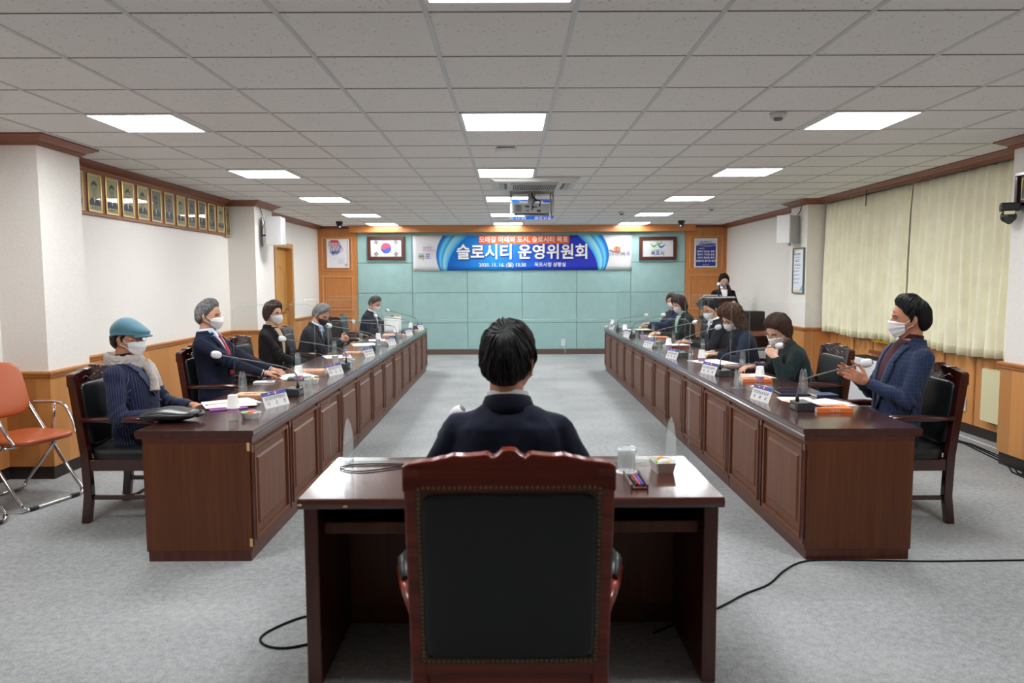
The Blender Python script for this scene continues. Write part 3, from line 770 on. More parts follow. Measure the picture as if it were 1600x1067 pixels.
w2 = mathn(nt, 'SUBTRACT', 0.425, mathn(nt, 'MULTIPLY', mathn(nt, 'SINE', mathn(nt, 'MULTIPLY', mathn(nt, 'ADD', sx.outputs[0], 0.12), 10)), 0.022))
c = mixc(nt, mathn(nt, 'GREATER_THAN', sx.outputs[2], w2), (36, 52, 148), (118, 124, 190)); c = mixc(nt, mathn(nt, 'GREATER_THAN', sx.outputs[2], w1), c, (214, 216, 226))
nt.links.new(c, p.inputs['Base Color'])
pb = picture('framed_poster', 'white framed blue poster of slogans on the right wooden bay', 'poster', (3.895, BY-0.047, 1.727), 0.45, 0.575, 0.026, 0.022, MT['white'], m, prof=0.003)
nv = plain('navy_print', (40, 56, 130), 0.5)
wall_text('변화 희망의 도시', 0.034, nv, pb, 0.0, 0.50, -0.013, bold=0.001); wall_text('위대한 목포시대', 0.044, nv, pb, 0.0, 0.457, -0.013, bold=0.0015)
wall_text('시정방침', 0.032, wt, pb, -0.09, 0.372, -0.013)
for k, tx in enumerate(('활력이 넘치는 경제', '매력이 가득한 관광', '시민이 행복한 복지', '청렴하고 즐거운 행정')): wall_text(tx, 0.044, wt, pb, 0.0, 0.312-k*0.062, -0.013, bold=0.001)
wall_text('목포시의회', 0.026, wt, pb, 0.0, 0.052, -0.013)

# teal wall outlet
t = thing('wall_outlet', 'white double wall outlet low on the teal wall', 'outlet', (1.065, BY-0.006, 0.17))
B().box(-0.038, 0.038, -0.012, 0, 0, 0.13).build('cover_plate', MT['white'], t, bevel=0.004)
for z in (0.038, 0.092):
    b = B(); b.cyl((0, -0.0122, z), (0, -0.014, z), 0.022, n=16); b.mi = 1; b.box(-0.011, -0.006, -0.0145, -0.0138, z-0.003, z+0.003); b.box(0.006, 0.011, -0.0145, -0.0138, z-0.003, z+0.003)
    b.build('socket', [MT['offwhite'], MT['dgrey']], t)
o = B().tube([(1.07, BY-0.01, 0.17), (1.085, BY-0.014, 0.12), (1.10, BY-0.034, 0.08), (1.11, BY-0.034, 0.02)], 0.004).build('outlet_wire', MT['white']); tag(o, 'thin white wire hanging under the teal wall outlet', 'wire')

# information board on the right pillar, facing the room
ib = picture('notice_board', 'tall slim framed notice board on the far right pillar', 'notice board', (4.05, 10.49, 1.29), 0.40, 0.635, 0.014, 0.03, MT['mgrey'], MT['cream'], rz=-PI/2)
m, nt, p = new_mat('notice_print'); setp(p, (232, 238, 246), 0.4)
tc = coords(nt); sx = nt.nodes.new('ShaderNodeSeparateXYZ'); nt.links.new(tc, sx.inputs[0])
k1 = mathn(nt, 'GREATER_THAN', mathn(nt, 'SUBTRACT', sx.outputs[0], mathn(nt, 'MULTIPLY', sx.outputs[2], 1.3)), 0.0)
k2 = mathn(nt, 'GREATER_THAN', mathn(nt, 'SUBTRACT', sx.outputs[2], mathn(nt, 'MULTIPLY', sx.outputs[0], 1.2)), 0.74)
c = mixc(nt, k1, (232, 238, 246), (110, 178, 220)); c = mixc(nt, k2, c, (90, 160, 215)); nt.links.new(c, p.inputs['Base Color'])
B().box(-0.165, 0.165, -0.018, -0.0135, 0.045, 0.595).build('notice_sheet', m, ib)
b = B()
for k, (z, w) in enumerate(((0.50, 0.20), (0.465, 0.18), (0.445, 0.16), (0.405, 0.19), (0.388, 0.22), (0.35, 0.2), (0.31, 0.17), (0.255, 0.16), (0.20, 0.18), (0.145, 0.16))): b.box(-0.13+(0.03 if k > 5 else 0), -0.13+w, -0.0188, -0.018, z, z+0.007)
b.build('small_print', MT['mgrey'], ib)
text_mesh('행정서비스헌장', 0.036, MT['ink'], ib, plane_at((-0.05, -0.019, 0.545), (1, 0, 0), (0, 0, 1)), bold=0.001, name='heading')
b = B(); [b.box(-0.145, -0.12, -0.0188, -0.018, z, z+0.022) for z in (0.30, 0.245, 0.19, 0.135)]; b.build('numeral_block', plain('notice_blue', (60, 140, 215), 0.5), ib)
# dark framed picture at the frame's right edge
pd = picture('framed_certificate', 'dark wooden framed black certificate cut by the right edge of the frame', 'picture', (3.96, 5.62, 2.045), 0.52, 0.265, 0.032, 0.035, MT['chairw'], MT['black'], rz=-PI/2)
b = B(); frame_ring(b, -0.20, 0.20, 0.052, 0.213, 0.004, -0.018, -0.0165); b.build('gilt_line', MT['gold'], pd)

# row of portraits on the left wall
bd = thing('display_board', 'long reddish wooden board carrying the row of portraits on the left wall', 'display board', (LX, 6.2, 2.10))
B().box(0, 0.03, 0, 3.83, 0, 0.40).build('board', wood('display_board_wood', (158, 100, 74), (132, 78, 54), 'y', 0.4), bd, bevel=0.004)
b = B(); b.box(0.0, 0.036, -0.0, 3.83, 0.40, 0.415); b.build('top_edge', MT['cap'], bd)
PY = [6.605+0.298*k for k in range(12)]
sepia = plain('portrait_ground', (172, 164, 116), 0.5); skin0 = plain('portrait_skin', (150, 140, 112), 0.5); suit0 = plain('portrait_suit', (40, 46, 66), 0.5); hair0 = plain('portrait_hair', (34, 34, 34), 0.5); shirt0 = plain('portrait_shirt', (205, 200, 180), 0.5)
dim = plain('portrait_dim_ground', (112, 112, 98), 0.5); dimskin = plain('portrait_dim_skin', (92, 90, 78), 0.5)
glassm = clear('picture_glass', (0.97, 0.98, 0.98, 1), 0.0, 1.2, 0.03)
ORD = ['partly hidden by the near pillar, leftmost', 'second', 'third', 'fourth', 'fifth', 'sixth', 'seventh', 'eighth', 'ninth', 'tenth', 'eleventh', 'twelfth']
def portrait(y, label, w=0.225, h=0.345, z0=0.028, fm=None, kind=0, x=0.03):
    """local: x right along the wall away from the camera... built facing +X"""
    t = thing('framed_portrait', label, 'portrait', (LX+x, y, 2.10+z0), PI/2, 'old portraits in gilt frames')
    b = B(); frame_ring(b, -w/2, w/2, 0, h, 0.013, -0.014, 0); b.build('frame', fm or MT['gold'], t, bevel=0.003)
    b = B(); frame_ring(b, -w/2+0.013, w/2-0.013, 0.013, h-0.013, 0.006, -0.010, 0); b.build('inner_mount', shirt0, t)
    r = random.Random(int(y*100)); dk = kind
    b = B(); W2 = w/2-0.019; b.box(-W2, W2, -0.006, 0, 0.019, h-0.019)
    yy = -0.0068; cx = r.uniform(-0.006, 0.006); hz = h*0.58
    b.mi = 2; flatpoly(b, [(-W2, 0.062), (W2, 0.062), (W2, h*0.28), (cx+W2*0.55, h*0.37), (cx, h*0.40), (cx-W2*0.55, h*0.37), (-W2, h*0.28)], yy)
    b.mi = 4; flatpoly(b, [(cx-0.018, h*0.40), (cx+0.018, h*0.40), (cx, 0.075)], yy-0.0004)
    b.mi = 1; flatpoly(b, [(cx+0.044*math.cos(a), hz+0.064*math.sin(a)) for a in [k*PI/9 for k in range(18)]], yy-0.0006); flatpoly(b, [(cx-0.016, hz-0.03), (cx+0.016, hz-0.03), (cx+0.02, h*0.39), (cx-0.02, h*0.39)], yy-0.0005)
    b.mi = 3; flatpoly(b, [(cx+1.28*px, hz+1.25*pz) for px, pz in ((-0.037, 0.005), (-0.030, 0.030), (-0.01, 0.040), (0.015, 0.038), (0.031, 0.028), (0.037, 0.003), (0.036, 0.045), (0.012, 0.066), (-0.014, 0.066), (-0.036, 0.045))], yy-0.0008)
    for s in (-1, 1):
        flatpoly(b, [(cx+s*0.014-0.008, hz+0.006), (cx+s*0.014+0.008, hz+0.006), (cx+s*0.014+0.008, hz+0.010), (cx+s*0.014-0.008, hz+0.010)], yy-0.001)
    if r.random() < 0.4:
        for s in (-1, 1): b.tube([(cx+s*0.015+0.011*math.cos(a), yy-0.001, hz+0.002+0.009*math.sin(a)) for a in [k*PI/5 for k in range(10)]], 0.0012, 4, closed=True)
    b.mi = 2
    for k in range(6): flatpoly(b, [(-0.05+k*0.018, 0.034), (-0.04+k*0.018, 0.034), (-0.04+k*0.018, 0.046), (-0.05+k*0.018, 0.046)], yy)
    b.build('photograph', [dim if dk else sepia, dimskin if dk else skin0, suit0, hair0, shirt0], t)
    b = B(); b.add([(-W2, -0.009, 0.019), (W2, -0.009, 0.019), (W2, -0.009, h-0.019), (-W2, -0.009, h-0.019)], [(0, 1, 2, 3)]); b.build('glass', glassm, t)
    return t
for k, y in enumerate(PY[:12]):
    portrait(y, 'gilt framed portrait on the wall board, %s from the camera' % ORD[k] if k else 'gilt framed portrait on the wall board, partly hidden by the near pillar', kind=1 if k in (5, 6, 8, 9, 10) else 0)
portrait(10.115, 'ornate gilt framed portrait at the far end of the wall row, beyond the board', w=0.165, h=0.40, z0=-0.012, kind=1, x=0.036)

# ================================================================== FURNITURE
# one 1.4 m unit of the conference tables: panelled face at x=0 looking to -x
def table_unit(label):
    t = thing('conference_table', label, 'table', (0, 0, 0), 0, 'panelled conference table units')
    L = 1.4
    b = B()
    prof = [(-0.018, 0.668), (-0.012, 0.676), (-0.020, 0.684), (-0.022, 0.700), (-0.016, 0.710), (0.605, 0.710), (0.611, 0.700), (0.609, 0.684), (0.603, 0.676), (0.606, 0.668)]
    b.prism(prof, 'y', 0.0005, L-0.0005); b.build('table_top', MT['mtop'], t, fix=True)
    for ya, yb in ((0.002, 0.024), (L-0.024, L-0.002)):
        b = B(); b.box(0.004, 0.57, ya, yb, 0.055, 0.64); b.build('side_panel', MT['mahog'], t, bevel=0.002)
    b = B(); b.box(0.006, 0.024, 0.024, L-0.024, 0.055, 0.668); b.build('front_panel', MT['mahogf'], t)
    b = B(); b.box(0.012, 0.56, 0.004, 0.022, 0, 0.055); b.box(0.012, 0.56, L-0.022, L-0.004, 0, 0.055); b.box(0.012, 0.03, 0.022, L-0.022, 0, 0.055); b.build('plinth', MT['mahogred'], t)
    b = B(); b.box(-0.012, 0.57, 0.001, L-0.001, 0.640, 0.6675); b.build('top_moulding', MT['mahogred'], t, bevel=0.003)
    for k in range(2):
        y0, y1 = 0.045+k*0.70, 0.655+k*0.70; z0, z1 = 0.10, 0.615
        b = B()
        w = 0.02
        for (a0, a1, c0, c1) in ((y0, y1, z1-w, z1), (y0, y1, z0, z0+w), (y0, y0+w, z0+w, z1-w), (y1-w, y1, z0+w, z1-w)):
            b.box(-0.010, 0.008, a0, a1, c0, c1)
        i0, i1, j0, j1 = y0+0.065, y1-0.065, z0+0.07, z1-0.07; kk = 0.009
        b.add([(0.006, i0, j0), (0.006, i1, j0), (0.006, i1, j1), (0.006, i0, j1), (-0.005, i0+kk, j0+kk), (-0.005, i1-kk, j0+kk), (-0.005, i1-kk, j1-kk), (-0.005, i0+kk, j1-kk)],
              [(4, 5, 6, 7), (0, 1, 5, 4), (1, 2, 6, 5), (2, 3, 7, 6), (3, 0, 4, 7)])
        b.build('raised_panel', MT['mahogf'], t, bevel=0.003, fix=True)
    for y in (0.019, 0.70, L-0.019):
        b = B()
        for q in (-0.008, 0.008):
            b.tube([(-0.004, y+q, 0.10), (-0.004, y+q, 0.60)], 0.006, 8)
        b.box(-0.009, 0.008, y-0.017, y+0.017, 0.085, 0.115); b.box(-0.009, 0.008, y-0.017, y+0.017, 0.59, 0.625)
        b.build('pilaster', MT['mahogred'], t, bevel=0.002)
    return t
TORD = ['first, nearest the camera', 'second', 'third', 'fourth', 'fifth', 'last, at the teal wall']
tu = table_unit('x'); first = True
for side in ('left', 'right'):
    for k in range(6):
        lab = 'mahogany panelled table unit of the %s row, %s' % (side, TORD[k] if k in (0, 5) else TORD[k]+' from the camera')
        if side == 'right': loc, rz = (1.563, 3.88+1.4*k, 0), 0
        else: loc, rz = (-1.383, 3.90+1.4*(k+1), 0), PI
        q = tu if first else dup(tu); first = False
        q.location = loc; q.rotation_euler = (0, 0, rz); q['label'] = lab
# pale chips in the varnish of the near corners
chip = plain('bare_wood_chip', (206, 170, 118), 0.7)
for cz in (0.60, 0.08):
  b = B(); b.M = T(-1.3875, 3.8995, 0); b.box(-0.012, 0.004, -0.001, 0.002, cz, cz+0.045)
  o = b.build('varnish_chip', chip, bevel=0.003); o.parent = [c for c in C.objects if c.get('label', '').startswith('mahogany panelled table unit of the left row, first')][0]
  o.matrix_parent_inverse = (Matrix.Translation(o.parent.location) @ Rz(PI)).inverted()

# desk in front
dk = thing('desk', 'dark red wooden desk with an open knee space in the foreground', 'desk', (0, 2.65, 0))
b = B(); b.prism([(0.0, 0.672), (-0.006, 0.690), (0.0, 0.706), (0.006, 0.710), (0.645, 0.710), (0.650, 0.69), (0.645, 0.672)], 'x', -0.776, 0.776); b.build('desk_top', MT['mtopx'], dk, bevel=0.003, fix=True)
for s in (-1, 1):
    b = B(); b.box(min(s*0.758, s*0.705), max(s*0.758, s*0.705), 0.015, 0.62, 0.0, 0.672); b.build('side_panel', MT['mahogred'], dk, bevel=0.004)
b = B(); b.box(-0.705, 0.705, 0.52, 0.545, 0.085, 0.672); b.build('modesty_panel', MT['mahog'], dk); b = B(); b.box(-0.705, 0.705, 0.515, 0.55, 0.0, 0.085); b.build('kick_rail', MT['mahogred'], dk)
b = B(); b.box(-0.70, 0.70, 0.08, 0.50, 0.555, 0.570); b.box(-0.70, 0.70, 0.075, 0.095, 0.555, 0.60); b.build('keyboard_shelf', MT['mahog'], dk, bevel=0.004)
b = B(); b.box(-0.700, 0.700, 0.44, 0.46, 0.57, 0.672); b.build('shelf_back', MT['mahog'], dk)
for x, z in ((-0.765, 0.69), (-0.60, 0.684)):
    b = B(); b.ell((x, -0.005, z), (0.010, 0.003, 0.004), 8, 6); b.build('varnish_chip', chip, dk)

# guest armchair, faces +y locally, origin at floor centre of the seat
def tab0(t, x):
    for i in range(len(t)-1):
        if x <= t[i+1][0]:
            u = (x-t[i][0])/(t[i+1][0]-t[i][0]); u = u*u*(3-2*u); return t[i][1]*(1-u)+t[i+1][1]*u
    return t[-1][1]
def armchair(label, wood_m=None, wood_r=None, lea=None, nails=False, zlow=0.475, w=0.53, h=0.97, arm_pad=False, arm_out=0.0, az=0.0, group='dark wooden armchairs'):
    wm = wood_m or MT['chairw']; wr = wood_r or wm; lm = lea or MT['leather']
    t = thing('armchair', label, 'chair', (0, 0, 0), 0, group)
    hw = w/2; D0, D1 = -0.24, 0.25
    def by(z): return D0 - 0.02 - max(0, (z-0.42))*(0.17 if nails else 0.125) + (0.02 if z < 0.2 else 0)   # back leg line
    MZ = T(0, 0, az)
    for s in (-1, 1):
        b = B(); q = 0.024
        prof = [(0, by(0)-0.035), (0.18, by(0.18)-0.012), (0.42, D0-0.02), (0.66, by(0.66)), (h-0.045, by(h-0.045))]
        rings = []
        for z, y in prof:
            k = q*(0.9 if z < 0.1 else 1.0)
            rings.append([(s*(hw-0.024)-k, y-0.026, z), (s*(hw-0.024)+k, y-0.026, z), (s*(hw-0.024)+k, y+0.026, z), (s*(hw-0.024)-k, y+0.026, z)])
        b.loft(rings, True, False); b.build('rear_leg', wm, t, bevel=0.006, fix=True)
        b = B(); rings = [[(s*(hw-0.03)-k, D1-0.03-k, z), (s*(hw-0.03)+k, D1-0.03-k, z), (s*(hw-0.03)+k, D1-0.03+k, z), (s*(hw-0.03)-k, D1-0.03+k, z)] for z, k in ((0, 0.017), (0.36, 0.024), (0.42, 0.024))]
        b.loft(rings, True, False); b.build('front_leg', wm, t, bevel=0.005, fix=True)
        AO = arm_out
        b = B(); pts = [(s*(hw-0.02), by(0.66)+0.0, 0.645), (s*(hw+0.012+AO*0.7), -0.12, 0.655), (s*(hw+0.03+AO), 0.02, 0.66), (s*(hw+0.022+AO), 0.13, 0.655), (s*(hw+0.005+AO), 0.20, 0.635)]
        b.tube(pts, [0.018, 0.021, 0.024, 0.026, 0.022], 8); b.ell((s*(hw+0.005+AO), 0.205, 0.632), (0.028, 0.028, 0.022))
        b.build('armrest', wm, t, loc=(0, 0, az))
        if arm_pad:
            b = B(); b.tube([(s*(hw+0.012+AO*0.7), -0.12, 0.675), (s*(hw+0.03+AO), 0.02, 0.682), (s*(hw+0.022+AO), 0.12, 0.677)], [0.014, 0.022, 0.014], 10); b.build('arm_pad', lm, t, loc=(0, 0, az))
        b = B(); b.tube([(s*(hw+0.008+AO), 0.18, 0.64), (s*(hw-0.002+AO*0.5), 0.14, 0.55), (s*(hw-0.014), 0.12, 0.46), (s*(hw-0.018), 0.12, 0.38)], [0.019, 0.016, 0.018, 0.02], 8); b.build('arm_support', wm, t, loc=(0, 0, az*0.6))
        b = B(); b.box(s*(hw-0.03)-0.01, s*(hw-0.03)+0.01, D0-0.02, D1-0.03, 0.145, 0.175); b.build('stretcher', wm, t, bevel=0.003)
    b = B(); b.box(-hw+0.03, hw-0.03, -0.01, 0.01, 0.148, 0.172); b.build('stretcher', wm, t, bevel=0.003)
    b = B(); b.box(-hw+0.01, hw-0.01, D1-0.05, D1-0.02, 0.33, 0.40); b.box(-hw+0.03, hw-0.03, D0-0.02, D0+0.0, 0.33, 0.40)
    for s in (-1, 1): b.box(min(s*(hw-0.03), s*(hw-0.008)), max(s*(hw-0.03), s*(hw-0.008)), D0, D1-0.03, 0.33, 0.40)
    b.build('seat_rail', wm, t, bevel=0.004)
    b = B(); b.ell((0, 0.005, 0.425), (hw-0.006, 0.255, 0.05), 28, 10, e=0.35); b.build('seat_cushion', lm, t)
    # upholstered back
    zc0, zc1 = zlow, h-0.105
    b = B()
    yy0, yy1 = by(zc0), by(zc1); ang = math.atan2(yy1-yy0, zc1-zc0)
    R = Rx(-ang).to_3x3()
    c = (0, (yy0+yy1)/2, (zc0+zc1)/2); b.ell(c, (hw-(0.047 if nails else 0.046), 0.040, (zc1-zc0)/2-(0.006 if nails else -0.004)), 48, 20, R=R, e=0.14 if nails else 0.22)
    b.build('backrest', lm, t)
    b = B(); y0 = by(0.44)
    b.box(-hw+0.03, hw-0.03, y0-0.02, y0+0.018, zlow-0.05, zlow-0.004); b.build('lower_back_rail', wm, t, bevel=0.005)
    # carved crest
    n = 64; top = []
    def crest(u):
        return h-0.05+tab0([(0, 0.050), (0.06, 0.048), (0.11, 0.036), (0.145, 0.024), (0.17, 0.033), (0.21, 0.040), (0.27, 0.036), (0.42, 0.033), (0.52, 0.035), (0.60, 0.028), (0.75, 0.020), (0.93, 0.014), (1.0, 0.006)], abs(u))
    us = [-1+2*k/n for k in range(n+1)]
    poly = [(u*(hw+0.003), crest(u)) for u in us] + [(hw+0.003, h-0.115), (-hw-0.003, h-0.115)]
    b = B(); yy = by(h-0.06); b.prism(poly, 'y', yy-0.024, yy+0.024)
    b.build('crest_rail', wr, t, bevel=0.006, seg=3, fix=True)
    b = B()
    for s in (-1, 1):
        b.tube([(s*(0.02+0.017*k), yy+0.023, h-0.070+0.009*math.sin(k*1.1)) for k in range(10)], 0.0035, 6)
        b.tube([(s*(0.03+0.014*k), yy+0.023, h-0.085+0.006*math.cos(k*1.3)) for k in range(8)], 0.003, 6)
    b.tube([(-0.02, yy+0.023, h-0.06), (0, yy+0.024, h-0.045), (0.02, yy+0.023, h-0.06)], 0.004, 6); b.build('carving', wr, t)
    if nails:
        b = B(); X = hw-0.040
        bb = B(); bb.add([(-hw+0.04, by(zlow)-0.024, zlow), (hw-0.04, by(zlow)-0.024, zlow), (hw-0.04, by(h-0.10)-0.024, h-0.10), (-hw+0.04, by(h-0.10)-0.024, h-0.10), (-hw+0.04, by(zlow), zlow), (hw-0.04, by(zlow), zlow), (hw-0.04, by(h-0.10), h-0.10), (-hw+0.04, by(h-0.10), h-0.10)], [(0, 1, 2, 3), (7, 6, 5, 4), (0, 4, 5, 1), (3, 2, 6, 7), (0, 3, 7, 4), (1, 5, 6, 2)]); bb.build('back_board', wr, t)
        def nail(x, z): b.ell((x, by(z)-0.0285, z), (0.0058, 0.0045, 0.0058), 8, 5)
        nz = int((zc1-zc0-0.0)/0.0135)
        for k in range(nz+1):
            z = zc0+(zc1-zc0)*k/nz
            nail(-X+0.000, z); nail(X, z)
        nx = int(2*X/0.0135)
        for k in range(1, nx): nail(-X+2*X*k/nx, zc1+0.004); nail(-X+2*X*k/nx, zc0-0.004)
        o = b.build('nailhead_trim', MT['brass'], t); o['kind'] = 'stuff'
        b = B(); b.mi = 0
        z0, z1 = zc0-0.012, zc1+0.012
        frame_ring(b, -X-0.007, X+0.007, 0, z1-z0, 0.020, -0.003, 0.003)
        o = b.build('gimp', plain('dark_gimp_braid', (54, 44, 30), 0.6), t); o.rotation_euler = (math.atan(0.17), 0, 0); o.location = (0, by(z0)-0.0255, z0)
    return t
# foreground chair
fc = armchair('large red-brown wooden armchair with a nail-studded black leather back, in the foreground', MT['chairwr'], MT['chairwr'], MT['gleather'], True, zlow=0.425, w=0.565, h=1.05, arm_pad=True, arm_out=0.030, az=-0.085, group='dark wooden armchairs')
fc.location = (-0.005, 2.33, 0); fc.rotation_euler = (0, 0, 0)
ch = armchair('x'); first = True
def seat_at(x, y, rz, label, m=None):
    global first
    q = ch if first else dup(ch); first = False
    q.location = (x, y, 0); q.rotation_euler = (0, 0, rz); q['label'] = label
    return q
seat_at(-2.37, 4.80, -PI/2, 'dark wooden armchair holding the man in the blue cap')
seat_at(-2.33, 6.20, -PI/2+0.03, 'dark wooden armchair holding the man with the red tie')
seat_at(-2.36, 7.30, -PI/2-0.08, 'dark wooden armchair beside the woman with glasses and a beige turtleneck')
seat_at(-2.34, 8.80, -PI/2, 'dark wooden armchair holding the grey-haired man in a black mask')
seat_at(-2.36, 10.35, -PI/2-0.25, 'empty green-black armchair nearer the man with the black mask')
seat_at(-2.40, 11.05, -PI/2-0.35, 'empty green-black armchair nearer the man with the white papers')
seat_at(-2.34, 11.80, -PI/2, 'dark wooden armchair holding the man leafing through white papers')
seat_at(2.41, 4.71, PI/2, 'dark wooden armchair holding the man clapping his hands')
seat_at(2.38, 6.14, PI/2+0.02, 'dark wooden armchair beside the woman in a dark green coat')
seat_at(2.42, 7.55, PI/2, 'dark wooden armchair holding the woman with long curly brown hair')
seat_at(2.46, 9.05, PI/2, 'dark wooden armchair holding the man with glasses and short black hair')
seat_at(2.46, 10.45, PI/2, 'dark wooden armchair holding the woman with straight black hair')
seat_at(2.50, 11.90, PI/2, 'dark wooden armchair holding the woman in a navy jacket')

# folding chairs, face +y locally
def folding_chair(label):
    t = thing('folding_chair', label, 'chair', (0, 0, 0), 0, 'tan folding chairs')
    def curve(pts, n=8):
        P = [Vector(p) for p in pts]; P = [P[0]]+P+[P[-1]]; out = []
        for i in range(1, len(P)-2):
            for k in range(n):
                u = k/n; a, b_, c, d = P[i-1], P[i], P[i+1], P[i+2]
                out.append(0.5*((2*b_)+(c-a)*u+(2*a-5*b_+4*c-d)*u*u+(3*b_-a-3*c+d)*u**3))
        return out+[P[-2]]
    for s in (-1, 1):
        x = s*0.235
        b = B(); b.tube([(x*0.9, -0.335, 0.84), (x*0.95, -0.27, 0.68), (x, -0.20, 0.56), (x, 0.02, 0.27), (x, 0.20, 0.0+0.05), (x, 0.215, 0.02)], 0.0125, 10); b.build('front_leg', MT['chrome'], t)
        b = B(); b.tube([(x*0.93, 0.05, 0.43), (x*0.93, -0.16, 0.20), (x*0.93, -0.30, 0.05), (x*0.93, -0.31, 0.02)], 0.0115, 10); b.build('rear_leg', MT['chrome'], t)
        b = B(); b.tube(curve([(x*1.06, -0.22, 0.64), (x*1.10, -0.02, 0.645), (x*1.10, 0.06, 0.62), (x*1.08, 0.13, 0.52), (x*1.0, 0.17, 0.44)]), 0.011, 10); b.build('armrest', MT['chrome'], t)
        b = B(); b.tube([(x*1.05, -0.02, 0.64), (x, -0.04, 0.45)], 0.009, 8); b.build('strut', MT['chrome'], t)
        b = B(); b.cyl((s*0.19, 0.215, 0.012), (s*0.13, 0.215, 0.012), 0.0165); b.build('rubber_sleeve', MT['black'], t)
    b = B(); b.tube([(-0.235, 0.20, 0.045), (-0.225, 0.213, 0.02), (-0.20, 0.215, 0.013), (0.20, 0.215, 0.013), (0.225, 0.213, 0.02), (0.235, 0.20, 0.045)], 0.0125, 10); b.build('front_runner', MT['chrome'], t)
    b = B(); b.tube([(-0.218, -0.30, 0.045), (-0.20, -0.31, 0.013), (0.20, -0.31, 0.013), (0.218, -0.30, 0.045)], 0.0115, 10); b.build('rear_runner', MT['chrome'], t)
    b = B(); b.tube([(-0.22, 0.06, 0.41), (0.22, 0.06, 0.41)], 0.010, 8); b.tube([(-0.22, -0.15, 0.41), (0.22, -0.15, 0.41)], 0.010, 8); b.build('crossbar', MT['chrome'], t)
    b = B(); b.ell((0, 0.0, 0.445), (0.225, 0.225, 0.026), 32, 10, e=0.45); b.build('seat', MT['tan'], t)
    b = B(); b.ell((0, -0.275, 0.75), (0.235, 0.030, 0.195), 32, 12, R=Rx(0.30).to_3x3(), e=0.5); b.build('backrest', MT['tan'], t)
    return t
f1 = folding_chair('tan vinyl and chrome folding chair standing before the near left pillar'); f1.location = (-3.30, 5.03, 0); f1.rotation_euler = (0, 0, -PI/2-0.30)
f2 = dup(f1, (-3.42, 4.40, 0), -PI/2-0.22, 'tan vinyl and chrome folding chair cut by the left edge, loaded with papers')
t = thing('document_stack', 'blue edged booklet on the seat of the cut folding chair', 'booklet', (-3.27, 4.36, 0.473), -0.3)
B().box(-0.12, 0.14, -0.10, 0.10, 0.0, 0.018).build('pages', MT['paperw'], t, bevel=0.002)
B().box(-0.12, 0.142, -0.102, 0.102, 0.018, 0.022).build('cover', MT['blue'], t)
t = thing('spiral_binder', 'black ribbed object on top of the blue edged booklet', 'binder', (-3.32, 4.36, 0.496), -0.3)
b = B(); b.box(-0.10, 0.06, -0.08, 0.08, 0, 0.09)
b.build('block', MT['black'], t, bevel=0.004)
b = B()
for k in range(9): b.box(-0.105, 0.068, -0.085, 0.085, 0.006+k*0.0095, 0.010+k*0.0095)
b.build('ribs', MT['dgrey'], t)

# fan coil unit under the curtain
t = thing('heater_unit', 'white floor standing heater unit with a slatted top grille, under the curtain', 'heater', (4.02, 7.98, 0))
B().box(0, 0.30, 0, 1.0, 0.06, 0.58).build('casing', MT['white'], t, bevel=0.012)
B().box(0.02, 0.30, 0.02, 0.98, 0.0, 0.06).build('base', MT['dgrey'], t)
b = B(); b.box(0.04, 0.26, 0.06, 0.94, 0.578, 0.584); b.mi = 1
for k in range(34): b.box(0.05, 0.25, 0.075+k*0.0255, 0.087+k*0.0255, 0.584, 0.587)
b.build('top_grille', [plain('grille_olive', (116, 112, 84), 0.5), MT['dgrey']], t)
B().box(0.30, 0.335, 0.0, 0.98, 0.60, 0.64).build('wooden_ledge', MT['crown'], t)
t = thing('board_panel', 'cream rectangular board leaning on the wainscot beside the near pillar', 'board', (4.36, 6.66, 0))
b = B(); b.box(-0.02, 0.0, -0.20, 0.16, 0.19, 0.665); b.mi = 0; b.box(0.0, 0.030, -0.18, 0.18, 0.195, 0.67); b.build('sheet', MT['cream'], t, bevel=0.002)
t = thing('wall_outlet', 'white wall outlet with a plug low on the right wainscot', 'outlet', (4.402, 7.17, 0.215), -PI/2)
B().box(-0.045, 0.045, -0.02, 0.0, 0, 0.13).build('cover_plate', MT['white'], t, bevel=0.005)
b = B(); b.cyl((0.0, -0.02, 0.085), (0, -0.05, 0.085), 0.02); b.cyl((0, -0.045, 0.085), (0, -0.05, 0.06), 0.012); b.build('plug', MT['lgrey'], t)
o = B().tube([(4.352, 7.17, 0.28), (4.34, 7.18, 0.18), (4.33, 7.19, 0.08), (4.30, 7.18, 0.006), (4.28, 7.0, 0.006), (4.26, 6.5, 0.006), (4.22, 6.1, 0.006)], 0.005).build('power_cord', MT['white']); tag(o, 'thin white power cord hanging from the right wall outlet', 'cord')
CR = [(4.12, 6.8), (4.16, 6.6), (4.12, 6.36), (4.08, 6.0), (4.02, 5.77), (3.92, 5.6), (3.9, 5.3)]
for k in range(3):
    pts = [(x-0.035*k+0.01*math.sin(i*1.7+k), y+0.02*k, 0.007) for i, (x, y) in enumerate([(4.05, 8.0), (4.10, 7.4)]+CR)]
    o = B().tube(pts, 0.006).build('floor_cable', MT['cable']); tag(o, 'dark cable along the foot of the right wall, '+('nearest the wall', 'middle one', 'farthest from the wall')[k], 'cable', 'dark cables along the right wall')

